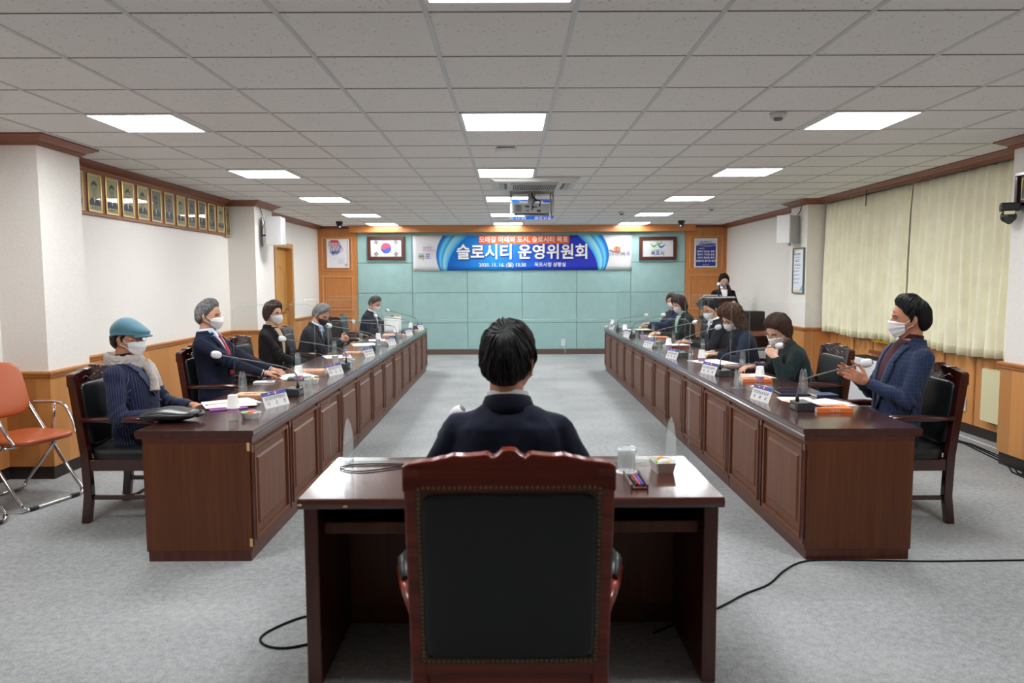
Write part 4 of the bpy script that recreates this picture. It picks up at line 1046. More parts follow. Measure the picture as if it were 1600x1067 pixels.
# dark cabinet, low table and stacked things near the lectern
t = thing('speaker_cabinet', 'tall black box standing on the reddish side table by the right wall', 'speaker', (3.93, 12.0, 0.665))
B().box(-0.16, 0.16, -0.02, 0.30, 0, 0.31).build('cabinet', plain('black_cabinet', (34, 36, 32), 0.6), t, bevel=0.006)
B().box(-0.14, 0.14, -0.026, -0.02, 0.02, 0.29).build('front_cloth', MT['black'], t); B().box(0.148, 0.156, -0.028, -0.018, 0.27, 0.285).build('badge', MT['brass'], t)
t = thing('side_table', 'low reddish wooden side table along the right wall', 'table', (3.95, 11.8, 0))
B().box(-0.30, 0.30, -0.5, 0.55, 0.63, 0.665).build('table_top', MT['crown'], t, bevel=0.004)
for x in (-0.26, 0.26):
    for y in (-0.46, 0.5): B().box(x-0.025, x+0.025, y-0.025, y+0.025, 0, 0.63).build('leg', MT['chairw'], t)
B().box(-0.28, 0.28, 0.30, 0.33, 0.30, 0.63).build('back_panel', MT['chairw'], t)
t = thing('router', 'grey boxy device on the floor beside the side table', 'device', (3.45, 10.2, 0)); B().box(-0.15, 0.15, -0.12, 0.12, 0.0, 0.52).build('body', MT['lgrey'], t, bevel=0.01)
B().box(-0.14, 0.14, -0.11, 0.11, 0.52, 0.535).build('lid', MT['dgrey'], t)
t = thing('cabinet', 'reddish brown wooden cabinet behind the seated women on the right', 'cabinet', (3.16, 12.0, 0))
B().box(-0.12, 0.12, -0.15, 0.15, 0, 0.84).build('body', plain('red_brown_laminate', (168, 88, 52), 0.4), t, bevel=0.004); B().box(-0.13, 0.13, -0.16, 0.16, 0.84, 0.86).build('top_panel', MT['chairw'], t)
b = B(); b.box(-0.10, 0.10, -0.156, -0.15, 0.04, 0.80); b.build('door', plain('red_brown_laminate_door', (176, 92, 54), 0.4), t)
t = thing('network_router', 'black router with an upright antenna on the brown cabinet', 'router', (3.16, 12.0, 0.86)); B().box(-0.11, 0.11, -0.08, 0.08, 0, 0.05).build('casing', MT['black'], t, bevel=0.004)
B().tube([(-0.11, 0.05, 0.04), (-0.11, 0.05, 0.22)], 0.005).build('antenna', MT['black'], t)

# lectern
lc = thing('lectern', 'dark wooden lectern before the standing woman', 'lectern', (3.43, 12.55, 0))
B().box(-0.17, 0.17, -0.14, 0.14, 0.05, 1.02).build('column', MT['chairw'], lc, bevel=0.006); B().box(-0.27, 0.27, -0.22, 0.22, 0, 0.05).build('base', MT['chairw'], lc, bevel=0.006)
b = B(); b.add([(-0.20, -0.17, 1.02), (0.20, -0.17, 1.02), (0.20, 0.15, 0.98), (-0.20, 0.15, 0.98), (-0.27, -0.24, 1.195), (0.27, -0.24, 1.195), (0.27, 0.21, 1.08), (-0.27, 0.21, 1.08)],
    [(0, 3, 2, 1), (4, 5, 6, 7), (0, 1, 5, 4), (1, 2, 6, 5), (2, 3, 7, 6), (3, 0, 4, 7)]); b.build('reading_top', MT['chairw'], lc, bevel=0.004, fix=True)
b = B(); b.box(-0.275, 0.275, -0.245, -0.232, 1.19, 1.212); b.build('front_lip', MT['lgrey'], lc)
t = thing('paper_sheets', 'white sheets lying on the top of the lectern', 'paper', (3.36, 12.50, 1.19)); t.rotation_euler = (-0.25, 0, 0)
B().box(-0.15, 0.13, -0.14, 0.12, 0, 0.012).build('sheets', MT['paperw'], t)
t = thing('microphone', 'black microphone with a white foam head on the lectern', 'microphone', (3.44, 12.33, 1.20))
B().tube([(0, 0, 0.0), (-0.005, 0.0, 0.09), (0.01, 0.02, 0.15), (0.02, 0.07, 0.19)], [0.012, 0.012, 0.016, 0.018], 10).build('handle', MT['black'], t); b = B(); b.ell((0.024, 0.085, 0.205), (0.032, 0.034, 0.034)); b.build('foam_head', MT['white'], t)
B().box(-0.02, 0.02, -0.02, 0.02, -0.04, 0.01).build('clamp', MT['navyhdr'], t)

# ================================================================== THINGS ON THE TABLES
TZ = 0.710
def divider(label):
    t = thing('acrylic_screen', label, 'screen', (0, 0, 0), 0, 'clear acrylic divider screens')
    # local x from -0.30 to 0.30, thickness in y
    w, h, r = 0.29, 0.62, 0.05
    pts = [(-w, 0.012), (w, 0.012)]+[(w-r+r*math.cos(a), h-r+r*math.sin(a)) for a in (0, 0.4, 0.8, 1.2, PI/2)]+[(-w+r-r*math.sin(a), h-r+r*math.cos(a)) for a in (0, 0.4, 0.8, 1.2, PI/2)]
    b = B(); b.prism(pts, 'y', -0.0015, 0.0015); b.build('pane', MT['acryl'], t)
    b = B(); b.tube([(x, 0, z) for x, z in pts], 0.0014, 4, closed=True); b.build('polished_edge', MT['acredge'], t)
    for s in (-1, 1):
        b = B(); n = 8; fr = 0.03
        prof = [(-0.055, 0), (0.055, 0), (0.045, 0.10)]+[(0.02*math.cos(a), 0.12+0.022*math.sin(a)) for a in [k*PI/6 for k in range(1, 6)]]+[(-0.045, 0.10)]
        prof = [(-0.058, 0), (0.058, 0), (0.050, 0.05), (0.034, 0.11), (0.015, 0.145), (-0.015, 0.145), (-0.034, 0.11), (-0.050, 0.05)]
        for q in (-0.013, 0.010): b.prism([(y, z) for y, z in prof], 'x', s*0.235+q, s*0.235+q+0.003)
        b.build('foot', MT['acrfoot'], t)
    return t
dv = divider('x'); first = True
DY = [5.30, 6.70, 8.10, 9.55, 10.95]
DORD = ['nearest the camera', 'second from the camera', 'third from the camera', 'fourth from the camera', 'farthest from the camera']
for side, cx in (('left', -1.68), ('right', 1.86)):
    for k, y in enumerate(DY):
        q = dv if first else dup(dv); first = False
        q.location = (cx, y, TZ); q['label'] = 'clear acrylic divider across the %s table row, %s' % (side, DORD[k])
# desk screen
t = thing('acrylic_screen', 'wide clear acrylic screen standing along the foreground desk', 'screen', (-0.005, 3.17, TZ))
pts = [(-0.77, 0.012), (0.77, 0.012), (0.77, 0.60), (0.75, 0.62), (-0.75, 0.62), (-0.77, 0.60)]
b = B(); b.prism(pts, 'y', -0.0015, 0.0015); b.build('pane', MT['acryl'], t); b = B(); b.tube([(x, 0, z) for x, z in pts], 0.0019, 4, closed=True); b.build('polished_edge', MT['acredge'], t)
b = B(); b.box(-0.77, 0.77, -0.004, 0.004, 0, 0.012); b.build('bottom_edge', MT['acredge'], t)
for s in (-1, 1):
    prof = [(-0.10, 0), (0.10, 0), (0.095, 0.10), (0.06, 0.16), (0.0, 0.20), (-0.05, 0.175), (-0.085, 0.12), (-0.10, 0.05)]
    b = B(); b.prism(prof, 'x', s*0.695-0.0025, s*0.695+0.0025); b.build('foot', MT['acrfoot'], t)

# conference microphones: base faces +x (seat side); head reaches the seat
def conf_mic(loc, head, rz, label, foam=None):
    t = thing('conference_microphone', label, 'microphone', loc, rz, 'gooseneck conference microphones')
    b = B(); b.prism([(-0.055, 0), (0.105, 0), (0.115, 0.022), (0.03, 0.055), (-0.05, 0.050)], 'y', -0.065, 0.065); b.build('base', MT['dgrey'], t, bevel=0.005, fix=True)
    b = B(); b.box(-0.056, -0.052, -0.035, 0.035, 0.012, 0.032); b.build('front_plate', MT['mgrey'], t)
    b = B(); b.add([(0.045, -0.03, 0.051), (0.09, -0.03, 0.033), (0.09, 0.03, 0.033), (0.045, 0.03, 0.051)], [(0, 1, 2, 3)]); b.build('button_panel', MT['mgrey'], t)
    inv = (Matrix.Translation(loc) @ Rz(rz)).inverted(); h = inv @ Vector(head); s = Vector((-0.03, 0, 0.048))
    e1 = s+Vector((0.0, 0, 0.05)); k1 = s+Vector((0.005, 0, 0.10))
    d = (h-k1); pts = [s, e1, k1-Vector((0, 0, 0.01)), k1+Vector((0.004, 0, 0.012))+d*0.03, k1+Vector((0, 0, 0.022))+d*0.10, k1+d*0.2+Vector((0, 0, 0.026)), k1+d*0.5+Vector((0, 0, 0.020)), k1+d*0.8+Vector((0, 0, 0.008)), h]
    B().cyl(s-Vector((0, 0, 0.004)), e1, 0.014, 0.007).build('neck_boot', MT['black'], t)
    B().tube(pts, 0.0045, 8).build('gooseneck', MT['mgrey'], t)
    dd = (h-pts[-2]).normalized(); x, y, z = basis(dd); R = Matrix((x, y, z)).transposed()
    b = B(); b.ell(h+dd*0.022, (0.026, 0.026, 0.036), 14, 10, R=R, e=0.9)
    b.mi = 1; b.ell(h+dd*0.05, (0.017, 0.017, 0.009), 12, 6, R=R)
    b.build('foam_head', [foam or MT['white'], MT['mgrey']], t)
    return t
ML = [((-1.50, 5.12), (-1.95, 4.99, 1.003)), ((-1.50, 6.66), (-1.95, 6.44, 0.995)), ((-1.55, 8.45), (-1.90, 7.88, 1.02)), ((-1.55, 9.95), (-1.90, 9.07, 0.995)), ((-1.55, 11.35), (-1.90, 10.6, 0.988)), ((-1.53, 12.05), (-1.90, 11.7, 1.02))]
MLT = ['before the man in the blue cap', 'before the man with the red tie', 'before the woman in the beige turtleneck', 'before the man in the black mask', 'before the empty armchairs', 'at the far end, before the man with white papers']
for (b0, h0), l in zip(ML, MLT): conf_mic((b0[0], b0[1], TZ), h0, PI, 'gooseneck microphone, left row, '+l)
MR = [((1.76, 4.46), (2.05, 4.32, 1.001)), ((1.74, 6.05), (2.05, 5.72, 0.98)), ((1.73, 7.52), (2.05, 7.42, 1.014)), ((1.73, 8.80), (2.05, 8.33, 1.013)), ((1.68, 10.13), (2.05, 10.1, 1.007)), ((1.68, 11.45), (2.05, 11.35, 0.95))]
MRT = ['before the clapping man', 'before the woman in the dark green coat', 'before the curly haired woman', 'before the man with glasses', 'before the woman with straight black hair', 'at the far end, before the woman in navy']
for (b0, h0), l in zip(MR, MRT): conf_mic((b0[0], b0[1], TZ), h0, 0, 'gooseneck microphone, right row, '+l)
conf_mic((-0.27, 2.93, TZ), (-0.225, 2.90, 0.965), 0.2, 'gooseneck microphone on the foreground desk by the dark suited man')

# name plates
def nameplate(p0, p1, label, lines, face):
    """tent card along p0-p1 (table coordinates); face = unit direction its lettering looks to"""
    p0, p1 = Vector(p0), Vector(p1); c = (p0+p1)/2; d = (p1-p0); L = 0.235
    d.normalize(); n = Vector((-d.y, d.x))
    if n.dot(Vector(face)) < 0: n = -n
    ang = math.atan2(-n.x, n.y)+PI
    t = thing('name_plate', label, 'name plate', (c.x, c.y, TZ), ang, 'white name plates with a blue header')   # local -y is the reading side
    h = 0.095; w = L/2; q = 0.035; q2 = 0.055
    b = B(); 
    def slab(y0, y1, off):
        b.add([(-w, y0, 0), (w, y0, 0), (w, y1, h), (-w, y1, h), (-w, y0+off, 0), (w, y0+off, 0), (w, y1+off, h), (-w, y1+off, h)], [(0, 1, 2, 3), (7, 6, 5, 4), (0, 4, 5, 1), (3, 2, 6, 7), (0, 3, 7, 4), (1, 5, 6, 2)])
    slab(-q, 0, 0.0015); b.build('front_card', MT['paperw'], t)
    b = B(); slab(q2, 0.002, -0.0015); b.build('back_leaf', MT['acrfoot'], t)
    up = Vector((0, q, h)); up.normalize()
    M = plane_at((0, -q/2-0.0012, h/2), (1, 0, 0), up)
    b = B(); b.M = M; b.box(-w, w, 0.026, 0.0505, -0.0004, 0.0006); b.build('blue_header', MT['navyhdr'], t)
    b = B(); b.M = M; b.box(-0.03, 0.005, 0.034, 0.041, 0.0006, 0.0012); b.box(0.02, 0.05, 0.036, 0.041, 0.0006, 0.0012); b.box(-0.10, -0.07, 0.032, 0.036, 0.0006, 0.0012); b.build('header_emblem', MT['red'], t)
    b = B(); b.M = M; b.box(-0.06, -0.04, 0.036, 0.042, 0.0006, 0.0012); b.box(0.008, 0.016, 0.030, 0.048, 0.0006, 0.0012); b.build('header_emblem', MT['white'], t)
    if lines:
        text_mesh(lines[0], 0.027, MT['ink'], t, M @ T(0, 0.008, 0.001), sx=0.80)
        text_mesh(lines[1], 0.030, MT['ink'], t, M @ T(0, -0.026, 0.001))
    else:
        b = B(); b.M = M; rr = random.Random(int(abs(c.y)*100))
        for k in range(9):
            x = -0.095+k*0.0215; b.box(x, x+0.014, 0.006, 0.009, 0.0002, 0.001); b.box(x+0.003, x+0.006, -0.002, 0.016, 0.0002, 0.001); b.box(x, x+0.012, -0.004, -0.001, 0.0002, 0.001)
        for k in (-1, 0, 1):
            x = k*0.07; b.box(x-0.009, x+0.009, -0.022, -0.018, 0.0002, 0.001); b.box(x+0.006, x+0.010, -0.036, -0.016, 0.0002, 0.001); b.box(x-0.009, x-0.002, -0.034, -0.026, 0.0002, 0.001)
        b.build('lettering', MT['ink'], t)
NL = [((-1.546, 4.56), (-1.455, 4.80), ('남도음식문화개발원장', '이      은      정')), ((-1.527, 6.12), (-1.455, 6.36), ('목포문화재단 사무국장', '박      문      화')), ((-1.52, 7.62), (-1.46, 7.86), None), ((-1.50, 8.98), (-1.44, 9.22), None), ((-1.50, 10.56), (-1.44, 10.80), None), ((-1.48, 11.78), (-1.42, 12.02), None)]
for (a, c, tx), l in zip(NL, MLT): nameplate(a, c, 'white name plate, left row, '+l, tx, (1, -0.3))
NR = [((1.622, 4.92), (1.665, 4.68), None), ((1.64, 6.29), (1.70, 6.06), None), ((1.60, 7.52), (1.66, 7.29), None), ((1.59, 8.76), (1.65, 8.53), None), ((1.60, 10.35), (1.64, 10.12), None), ((1.62, 12.0), (1.66, 11.77), None)]
for (a, c, tx), l in zip(NR, MRT): nameplate(a, c, 'white name plate, right row, '+l, tx, (-1, -0.3))

# bottles with upturned paper cups, sweets trays
cupm = plain('paper_cup', (236, 235, 232), 0.6); blue = plain('bottle_cap_blue', (110, 160, 220), 0.4); lab = plain('bottle_label', (206, 150, 196), 0.5)
def bottle(x, y, label, h=0.115, cap=True):
    t = thing('water_bottle', label, 'bottle', (x, y, TZ), 0, 'small clear water bottles')
    B().lathe([(0.026, 0), (0.029, 0.006), (0.027, 0.022), (0.029, 0.03), (0.029, h-0.045), (0.024, h-0.03), (0.012, h-0.015), (0.012, h)], 16).build('body', MT['pet'], t)
    B().lathe([(0.0295, h*0.42), (0.0298, h*0.45), (0.0298, h*0.62), (0.0295, h*0.66)], 16, cap=False).build('paper_label', lab, t)
    B().lathe([(0.0135, h-0.014), (0.0135, h+0.002), (0.001, h+0.0025)], 12).build('bottle_cap', blue if cap else MT['white'], t)
    return t
def cup(x, y, z, label, up=False):
    t = thing('paper_cup', label, 'cup', (x, y, z), random.uniform(0, 6), 'white paper cups')
    if up: prof = [(0.024, 0), (0.034, 0.070), (0.0355, 0.072), (0.033, 0.072), (0.023, 0.004), (0.001, 0.004)]
    else: prof = [(0.036, 0), (0.0365, 0.003), (0.034, 0.004), (0.0255, 0.072), (0.024, 0.074), (0.022, 0.070), (0.001, 0.070)]
    B().lathe(prof, 24, cap=False).build('cup_wall', cupm, t)
    b = B(); r0 = 0.0318 if not up else 0.031; b.tube([(r0*math.cos(-1.2+0.5*math.cos(a)), r0*math.sin(-1.2+0.5*math.cos(a)), 0.034+0.014*math.sin(a)) for a in [k*PI/8 for k in range(16)]], 0.0008, 4, closed=True)
    b.build('printed_ring', MT['mgrey'], t)
BL = [((-1.565, 4.17), 0, 'beside the black bag'), ((-1.60, 5.60), 0, 'before the man with the red tie'), ((-1.62, 7.30), 1, 'before the woman in the beige turtleneck'), ((-1.60, 9.02), 0, 'before the man in the black mask'), ((-1.57, 10.25), 0, 'before the empty armchairs'), ((-1.50, 11.25), 0, 'at the far end, before the man with white papers')]
for (p_, s_, l) in BL:
    bottle(p_[0], p_[1], 'water bottle, left row, '+l)
    if s_: cup(p_[0]-0.06, p_[1]-0.17, TZ, 'upright paper cup, left row, '+l, True)
    else: cup(p_[0], p_[1], TZ+0.076, 'upturned paper cup, left row, '+l)
BR = [((1.83, 5.44), 0, 'before the woman in the dark green coat'), ((1.73, 6.72), 0, 'before the curly haired woman'), ((1.72, 8.08), 0, 'before the man with glasses'), ((1.70, 9.6), 1, 'before the woman with straight black hair'), ((1.62, 10.55), 0, 'nearer the woman in navy'), ((1.63, 11.9), 0, 'at the far end of the table')]
for (p_, s_, l) in BR:
    bottle(p_[0], p_[1], 'water bottle, right row, '+l)
    if s_: cup(p_[0]+0.10, p_[1]-0.25, TZ, 'upright paper cup, right row, '+l, True)
    else: cup(p_[0], p_[1], TZ+0.076, 'upturned paper cup, right row, '+l)
SW = [plain('sweet_'+n, c, 0.35) for n, c in (('orange', (240, 130, 30)), ('yellow', (236, 200, 60)), ('green', (130, 190, 60)), ('white', (235, 235, 235)), ('pink', (206, 80, 130)))]
sweet0 = {}
def tray(x, y, label, where, z=TZ, big=0, rz=0.0):
    t = thing('sweets_tray', label, 'tray', (x, y, z), rz, 'white octagonal sweets trays')
    def ring(r, z, k=0.62): return [(r*math.cos(a+PI/8), r*math.sin(a+PI/8)*(0.85), z) for a in [j*PI/4 for j in range(8)]]
    hh = 0.034
    if big:
        hh = 0.046
        def ring(r, z, k=0.62): return [(sx_*r*0.72, sy_*r, z) for sx_, sy_ in ((1, 0.86), (0.86, 1), (-0.86, 1), (-1, 0.86), (-1, -0.86), (-0.86, -1), (0.86, -1), (1, -0.86))]
    b = B(); b.loft([ring(0.048, 0), ring(0.060, hh), ring(0.056, hh), ring(0.045, 0.006)], False, False); b.add(ring(0.048, 0), [tuple(range(8))[::-1]]); b.add(ring(0.045, 0.006), [tuple(range(8))])
    b.build('dish', MT['white'], t)
    rr = random.Random(int(x*77+y*13))
    names = ['orange', 'yellow', 'green', 'white', 'pink']
    order = [0, 1, 2, 3, 4]; rr.shuffle(order)
    if big: order = [1, 0, 2, 3]
    for k in range(4):
        ci = order[k]; a = k*PI/2+rr.uniform(-0.3, 0.3)
        pos = (x+(0.016 if big else 0.024)*math.cos(a), y+0.022*math.sin(a), z+hh-0.010+0.008*(k % 2))
        if ci not in sweet0:
            b = B(); b.ell((0, 0, 0), (0.021, 0.013, 0.011), 12, 8, e=0.8); b.add([(0.019, 0, 0), (0.032, 0.009, 0.002), (0.032, -0.009, -0.002)], [(0, 1, 2)]); b.add([(-0.019, 0, 0), (-0.032, -0.009, 0.002), (-0.032, 0.009, -0.002)], [(0, 1, 2)])
            o = b.build('wrapped_sweet', SW[ci]); sweet0[ci] = o
        else: o = sweet0[ci].copy(); C.objects.link(o)
        o.location = pos; o.rotation_euler = (rr.uniform(-0.3, 0.3), rr.uniform(-0.3, 0.3), rr.uniform(0, 3))
        tag(o, '%s sweet in the dish %s' % (names[ci], where), 'sweet', 'wrapped sweets in the white trays')
TL = [(-1.50, 4.27, 'beside the black bag'), (-1.535, 5.72, 'before the man with the red tie'), (-1.55, 7.15, 'before the woman in the beige turtleneck'), (-1.52, 9.08, 'before the man in the black mask'), (-1.50, 10.36, 'on the left row before the empty armchairs'), (-1.43, 11.33, 'on the left row at its far end')]
TR = [(1.75, 5.22, 'before the woman in the dark green coat'), (1.94, 6.55, 'before the curly haired woman'), (1.80, 10.0, 'before the woman with straight black hair'), (1.65, 10.68, 'on the right row nearer the woman in navy'), (1.58, 12.1, 'on the right row at its far end')]
for x, y, l in TL+TR: tray(x, y, 'white sweets dish '+l, l)
tray(0.625, 3.03, 'white octagonal dish of wrapped sweets on the foreground desk', 'on the foreground desk', rz=0.1, big=1)

# papers, books and small things
def book(x, y, w, l, h, rz, label, cover, group='orange books', z=TZ, spine=None):
    t = thing('book', label, 'book', (x, y, z), rz, group)
    B().box(-w/2+0.002, w/2-0.003, -l/2+0.002, l/2-0.002, 0.002, h-0.002).build('pages', MT['paperw'], t)
    b = B(); b.box(-w/2, w/2, -l/2, l/2, h-0.002, h); b.box(-w/2, w/2, -l/2, l/2, 0, 0.002); b.box(-w/2, w/2, -l/2, -l/2+0.003, 0, h) if spine != 'x' else b.box(-w/2, -w/2+0.003, -l/2, l/2, 0, h)
    b.build('cover', cover, t)
    b = B()
    b.prism([(-w*0.30, -0.01), (-w*0.22, 0.02), (-w*0.12, 0.0), (-w*0.02, 0.025), (-w*0.06, -0.02), (-w*0.2, -0.03)], 'z', h, h+0.0008)
    b.prism([(w*0.12+0.03*math.cos(a), 0.0+0.03*math.sin(a)) for a in [k*PI/6 for k in range(9)]]+[(w*0.12+0.018*math.cos(a), 0.018*math.sin(a)) for a in [k*PI/6 for k in range(8, -1, -1)]], 'z', h, h+0.0008)
    b.build('cover_print', MT['dgrey'], t)
    return t
def paper(x, y, w, l, rz, label, n=1, group='loose white papers', z=TZ, m=None):
    t = thing('paper_sheets', label, 'paper', (x, y, z), rz, group)
    for k in range(n):
        b = B(); b.M = T(0.012*k, 0.015*k*(-1)**k, 0.0016*k) @ Rz(0.09*k*(-1)**k); b.box(-w/2, w/2, -l/2, l/2, 0, 0.0014); b.build('sheet', m or MT['paperw'], t)
    return t
bk = book(1.915, 4.42, 0.21, 0.15, 0.026, -0.05, 'orange book with black marks at the near end of the right table', MT['orange'])
o = text_mesh('기본계획', 0.016, MT['paperw'], bk, plane_at((0, -0.076, 0.013), (1, 0, 0), (0, 0, 1)), name='spine_lettering')
paper(1.96, 4.66, 0.30, 0.21, 0.25, 'white papers between the orange book and the tablet on the right table', 3)
paper(1.87, 4.85, 0.21, 0.16, -0.1, 'pale blue printed sheet beside the first right name plate', 1)
paper(1.82, 4.70, 0.11, 0.16, 0.3, 'orange and white leaflet under the papers of the right table', 1, m=MT['salmon'], group='leaflets', z=TZ+0.0045)
t = thing('tablet', 'black tablet lying behind the first right name plate', 'tablet', (1.96, 5.10, TZ), -0.08); B().box(-0.125, 0.125, -0.09, 0.09, 0, 0.009).build('body', MT['black'], t, bevel=0.003); B().box(-0.11, 0.11, -0.078, 0.078, 0.009, 0.0096).build('display', plain('tablet_glass', (48, 44, 74), 0.1), t)
t = thing('notebook', 'navy blue notebook at the outer edge of the right table', 'notebook', (2.11, 4.98, TZ), 0.06); B().box(-0.075, 0.075, -0.06, 0.06, 0, 0.016).build('cover', plain('navy_notebook_cover', (48, 66, 104), 0.5), t, bevel=0.003); B().box(-0.077, -0.07, -0.055, 0.055, 0.003, 0.013).build('pages', MT['paperw'], t)
book(1.90, 5.75, 0.22, 0.17, 0.022, -0.1, 'orange book before the woman in the dark green coat', MT['orange']); paper(1.97, 6.02, 0.21, 0.28, 0.3, 'white papers before the woman in the dark green coat', 2); 
t = thing('pencil', 'orange pencil on the papers of the woman in dark green', 'pencil', (1.88, 6.04, TZ+0.006), 0.2); B().cyl((-0.08, 0, 0), (0.07, 0, 0), 0.0035, n=6).build('shaft', MT['orange'], t); B().cyl((0.07, 0, 0), (0.085, 0, 0), 0.0035, 0.0005, 6).build('tip', MT['cream'], t)
t = thing('handbag', 'purple and brown leather pouch on the right table beside the divider', 'bag', (2.04, 6.40, TZ), 0.1)
b = B(); b.ell((-0.05, 0, 0.028), (0.14, 0.08, 0.028), 20, 10, e=0.6); b.build('pouch', leather('brown_pouch_leather', (88, 60, 58), 0.4), t); b = B(); b.tube([(0.05, 0.0, 0.04), (0.09, 0.02, 0.062), (0.14, 0.0, 0.05), (0.16, -0.03, 0.02), (0.12, -0.05, 0.02)], 0.014, 8); b.ell((0.12, 0.03, 0.028), (0.045, 0.05, 0.028)); b.build('strap', leather('purple_strap_leather', (112, 52, 108), 0.4), t)
paper(1.92, 7.05, 0.30, 0.42, 0.35, 'white papers before the curly haired woman', 2); t = thing('cloth_pouch', 'crumpled white and teal tissue pack before the curly haired woman', 'pouch', (2.02, 7.55, TZ), 0.4); b = B(); b.ell((0, 0, 0.02), (0.08, 0.05, 0.022), 14, 8, e=0.8); b.ell((0.05, 0.02, 0.034), (0.03, 0.03, 0.018), 10, 6); b.build('pack', plain('tissue_pack', (190, 214, 212), 0.5, var=0.2, vs=40), t)
book(1.92, 8.62, 0.26, 0.20, 0.03, 0.15, 'red-brown book under a sheet before the man with glasses', plain('red_brown_cover', (150, 70, 44), 0.5)); paper(1.93, 8.62, 0.24, 0.22, 0.2, 'white sheet on the red-brown book before the man with glasses', 1, z=TZ+0.0305)
paper(1.86, 10.25, 0.21, 0.30, 0.2, 'white papers before the woman with straight black hair', 2); book(2.0, 9.95, 0.20, 0.2, 0.022, 0.1, 'orange book before the woman with straight black hair', MT['orange'])
book(1.95, 11.1, 0.26, 0.34, 0.04, 0.05, 'thick black folder at the far end of the right table', MT['black'], group='dark folders'); paper(1.97, 11.1, 0.21, 0.29, 0.05, 'pale yellow pad on the black folder at the far end', 1, m=MT['cream'], z=TZ+0.041, group='pads')
paper(1.78, 11.6, 0.21, 0.3, 0.2, 'white papers at the far end of the right table', 2)
# left table
bg = thing('leather_bag', 'puffy black leather clutch bag at the near end of the left table', 'bag', (-1.93, 4.19, TZ), 0.12)
b = B(); n = 24; rings = []
for i in range(n+1):
    u = -1+2*i/n; w = 0.155; hh = 0.034*(1-abs(u)**3.2)**0.6+0.004; d = 0.095*(1-abs(u)**8)**0.5+0.01
    rings.append([(u*w, d*math.cos(a), 0.040+hh*math.sin(a)*(1.0 if math.sin(a) > 0 else 1.05)+0.004*math.sin(u*5+a)) for a in [k*2*PI/20 for k in range(20)]])
b.loft(rings); b.build('body', MT['leather'], bg); b = B(); b.tube([(0.155, 0.06, 0.04), (0.175, 0.02, 0.035), (0.16, -0.05, 0.035)], 0.012, 8); b.build('wrist_strap', MT['leather'], bg)
b = B(); b.tube([(-0.15, -0.098, 0.042), (0.0, -0.106, 0.044), (0.15, -0.098, 0.042)], 0.003, 6); b.build('zip', MT['dgrey'], bg)
paper(-1.80, 4.72, 0.30, 0.26, 0.5, 'white papers under a pencil before the man in the blue cap', 3, z=TZ+0.008)
t = thing('pencil', 'orange pencil on the papers before the man in the blue cap', 'pencil', (-1.84, 4.70, TZ+0.0145), 0.75); B().cyl((-0.085, 0, 0), (0.08, 0, 0), 0.0035, n=6).build('shaft', plain('pale_orange_pencil', (232, 170, 100), 0.5), t); B().cyl((-0.095, 0, 0), (-0.085, 0, 0), 0.004, 0.004, 6).build('eraser', MT['blue'], t)
book(-1.76, 4.60, 0.22, 0.17, 0.007, 0.5, 'purple edged folder under the papers before the man in the blue cap', plain('purple_cover', (140, 50, 150), 0.5), group='dark folders')
book(-1.75, 5.05, 0.23, 0.16, 0.024, 0.03, 'salmon book before the first left divider', MT['salmon'])
t = thing('phone', 'white phone lying on the left table near the man with the red tie', 'phone', (-1.92, 5.78, TZ), 0.15); B().box(-0.075, 0.075, -0.05, 0.05, 0, 0.009).build('body', MT['white'], t, bevel=0.003); B().box(0.02, 0.065, -0.03, 0.03, 0.009, 0.0096).build('camera_patch', MT['dgrey'], t)
paper(-1.78, 6.12, 0.25, 0.30, 0.5, 'white papers before the man with the red tie', 3); book(-1.70, 6.42, 0.22, 0.16, 0.022, 0.05, 'salmon book beyond the first left divider', MT['salmon']); book(-1.70, 5.98, 0.18, 0.13, 0.012, 0.2, 'dark folder under the papers of the man with the red tie', MT['dgrey'], group='dark folders')
paper(-1.80, 7.72, 0.26, 0.30, 0.4, 'white papers before the woman in the beige turtleneck', 2); book(-1.68, 8.02, 0.22, 0.16, 0.02, 0.05, 'salmon book before the third left divider', MT['salmon'])
paper(-1.80, 9.15, 0.28, 0.36, 0.3, 'spread white papers before the man in the black mask', 3); paper(-1.72, 9.85, 0.3, 0.3, 0.2, 'bent white papers before the empty armchairs', 2, z=TZ); book(-1.70, 10.6, 0.22, 0.3, 0.02, 0.1, 'salmon book before the empty armchairs', MT['salmon'])
t = thing('paper_sheets', 'white page held up by the man at the far left', 'paper', (-1.80, 11.42, TZ), 0.15, 'loose white papers')
b = B(); rings = []
for k in range(9):
    a = k/8*1.35; rings.append([(x, -0.02+0.24*math.sin(a)*0.35, 0.005+0.235*math.sin(a*0.95)**0.9) for x in (-0.13, -0.05, 0.05, 0.13)])
b.loft(rings, cap=False, closed=False); o = b.build('sheet', MT['paperw'], t); o.modifiers.new('s', 'SOLIDIFY').thickness = 0.001
# desk things
t = thing('glass', 'cut crystal glass on a paper doily, on the foreground desk', 'glass', (0.475, 3.02, TZ), 0)
b = B(); n = 24; rings = []
for z, r in ((0.004, 0.033), (0.02, 0.0355), (0.045, 0.035), (0.07, 0.0355), (0.080, 0.036)):
    rings.append([((r+0.002*(j % 2))*math.cos(2*PI*j/n+z*6), (r+0.002*(j % 2))*math.sin(2*PI*j/n+z*6), z) for j in range(n)])
b.loft(rings, cap=False, smooth=False); b.build('glass_wall', clear('cut_crystal', (0.90, 0.93, 0.94, 1), 0.30, 1.6, 0.12), t)
b = B(); rings = []
for z, r in ((0.081, 0.037), (0.088, 0.042), (0.097, 0.042), (0.104, 0.036), (0.107, 0.012)): rings.append([((r+0.0022*(j % 2))*math.cos(2*PI*j/n), (r+0.0022*(j % 2))*math.sin(2*PI*j/n), z) for j in range(n)])
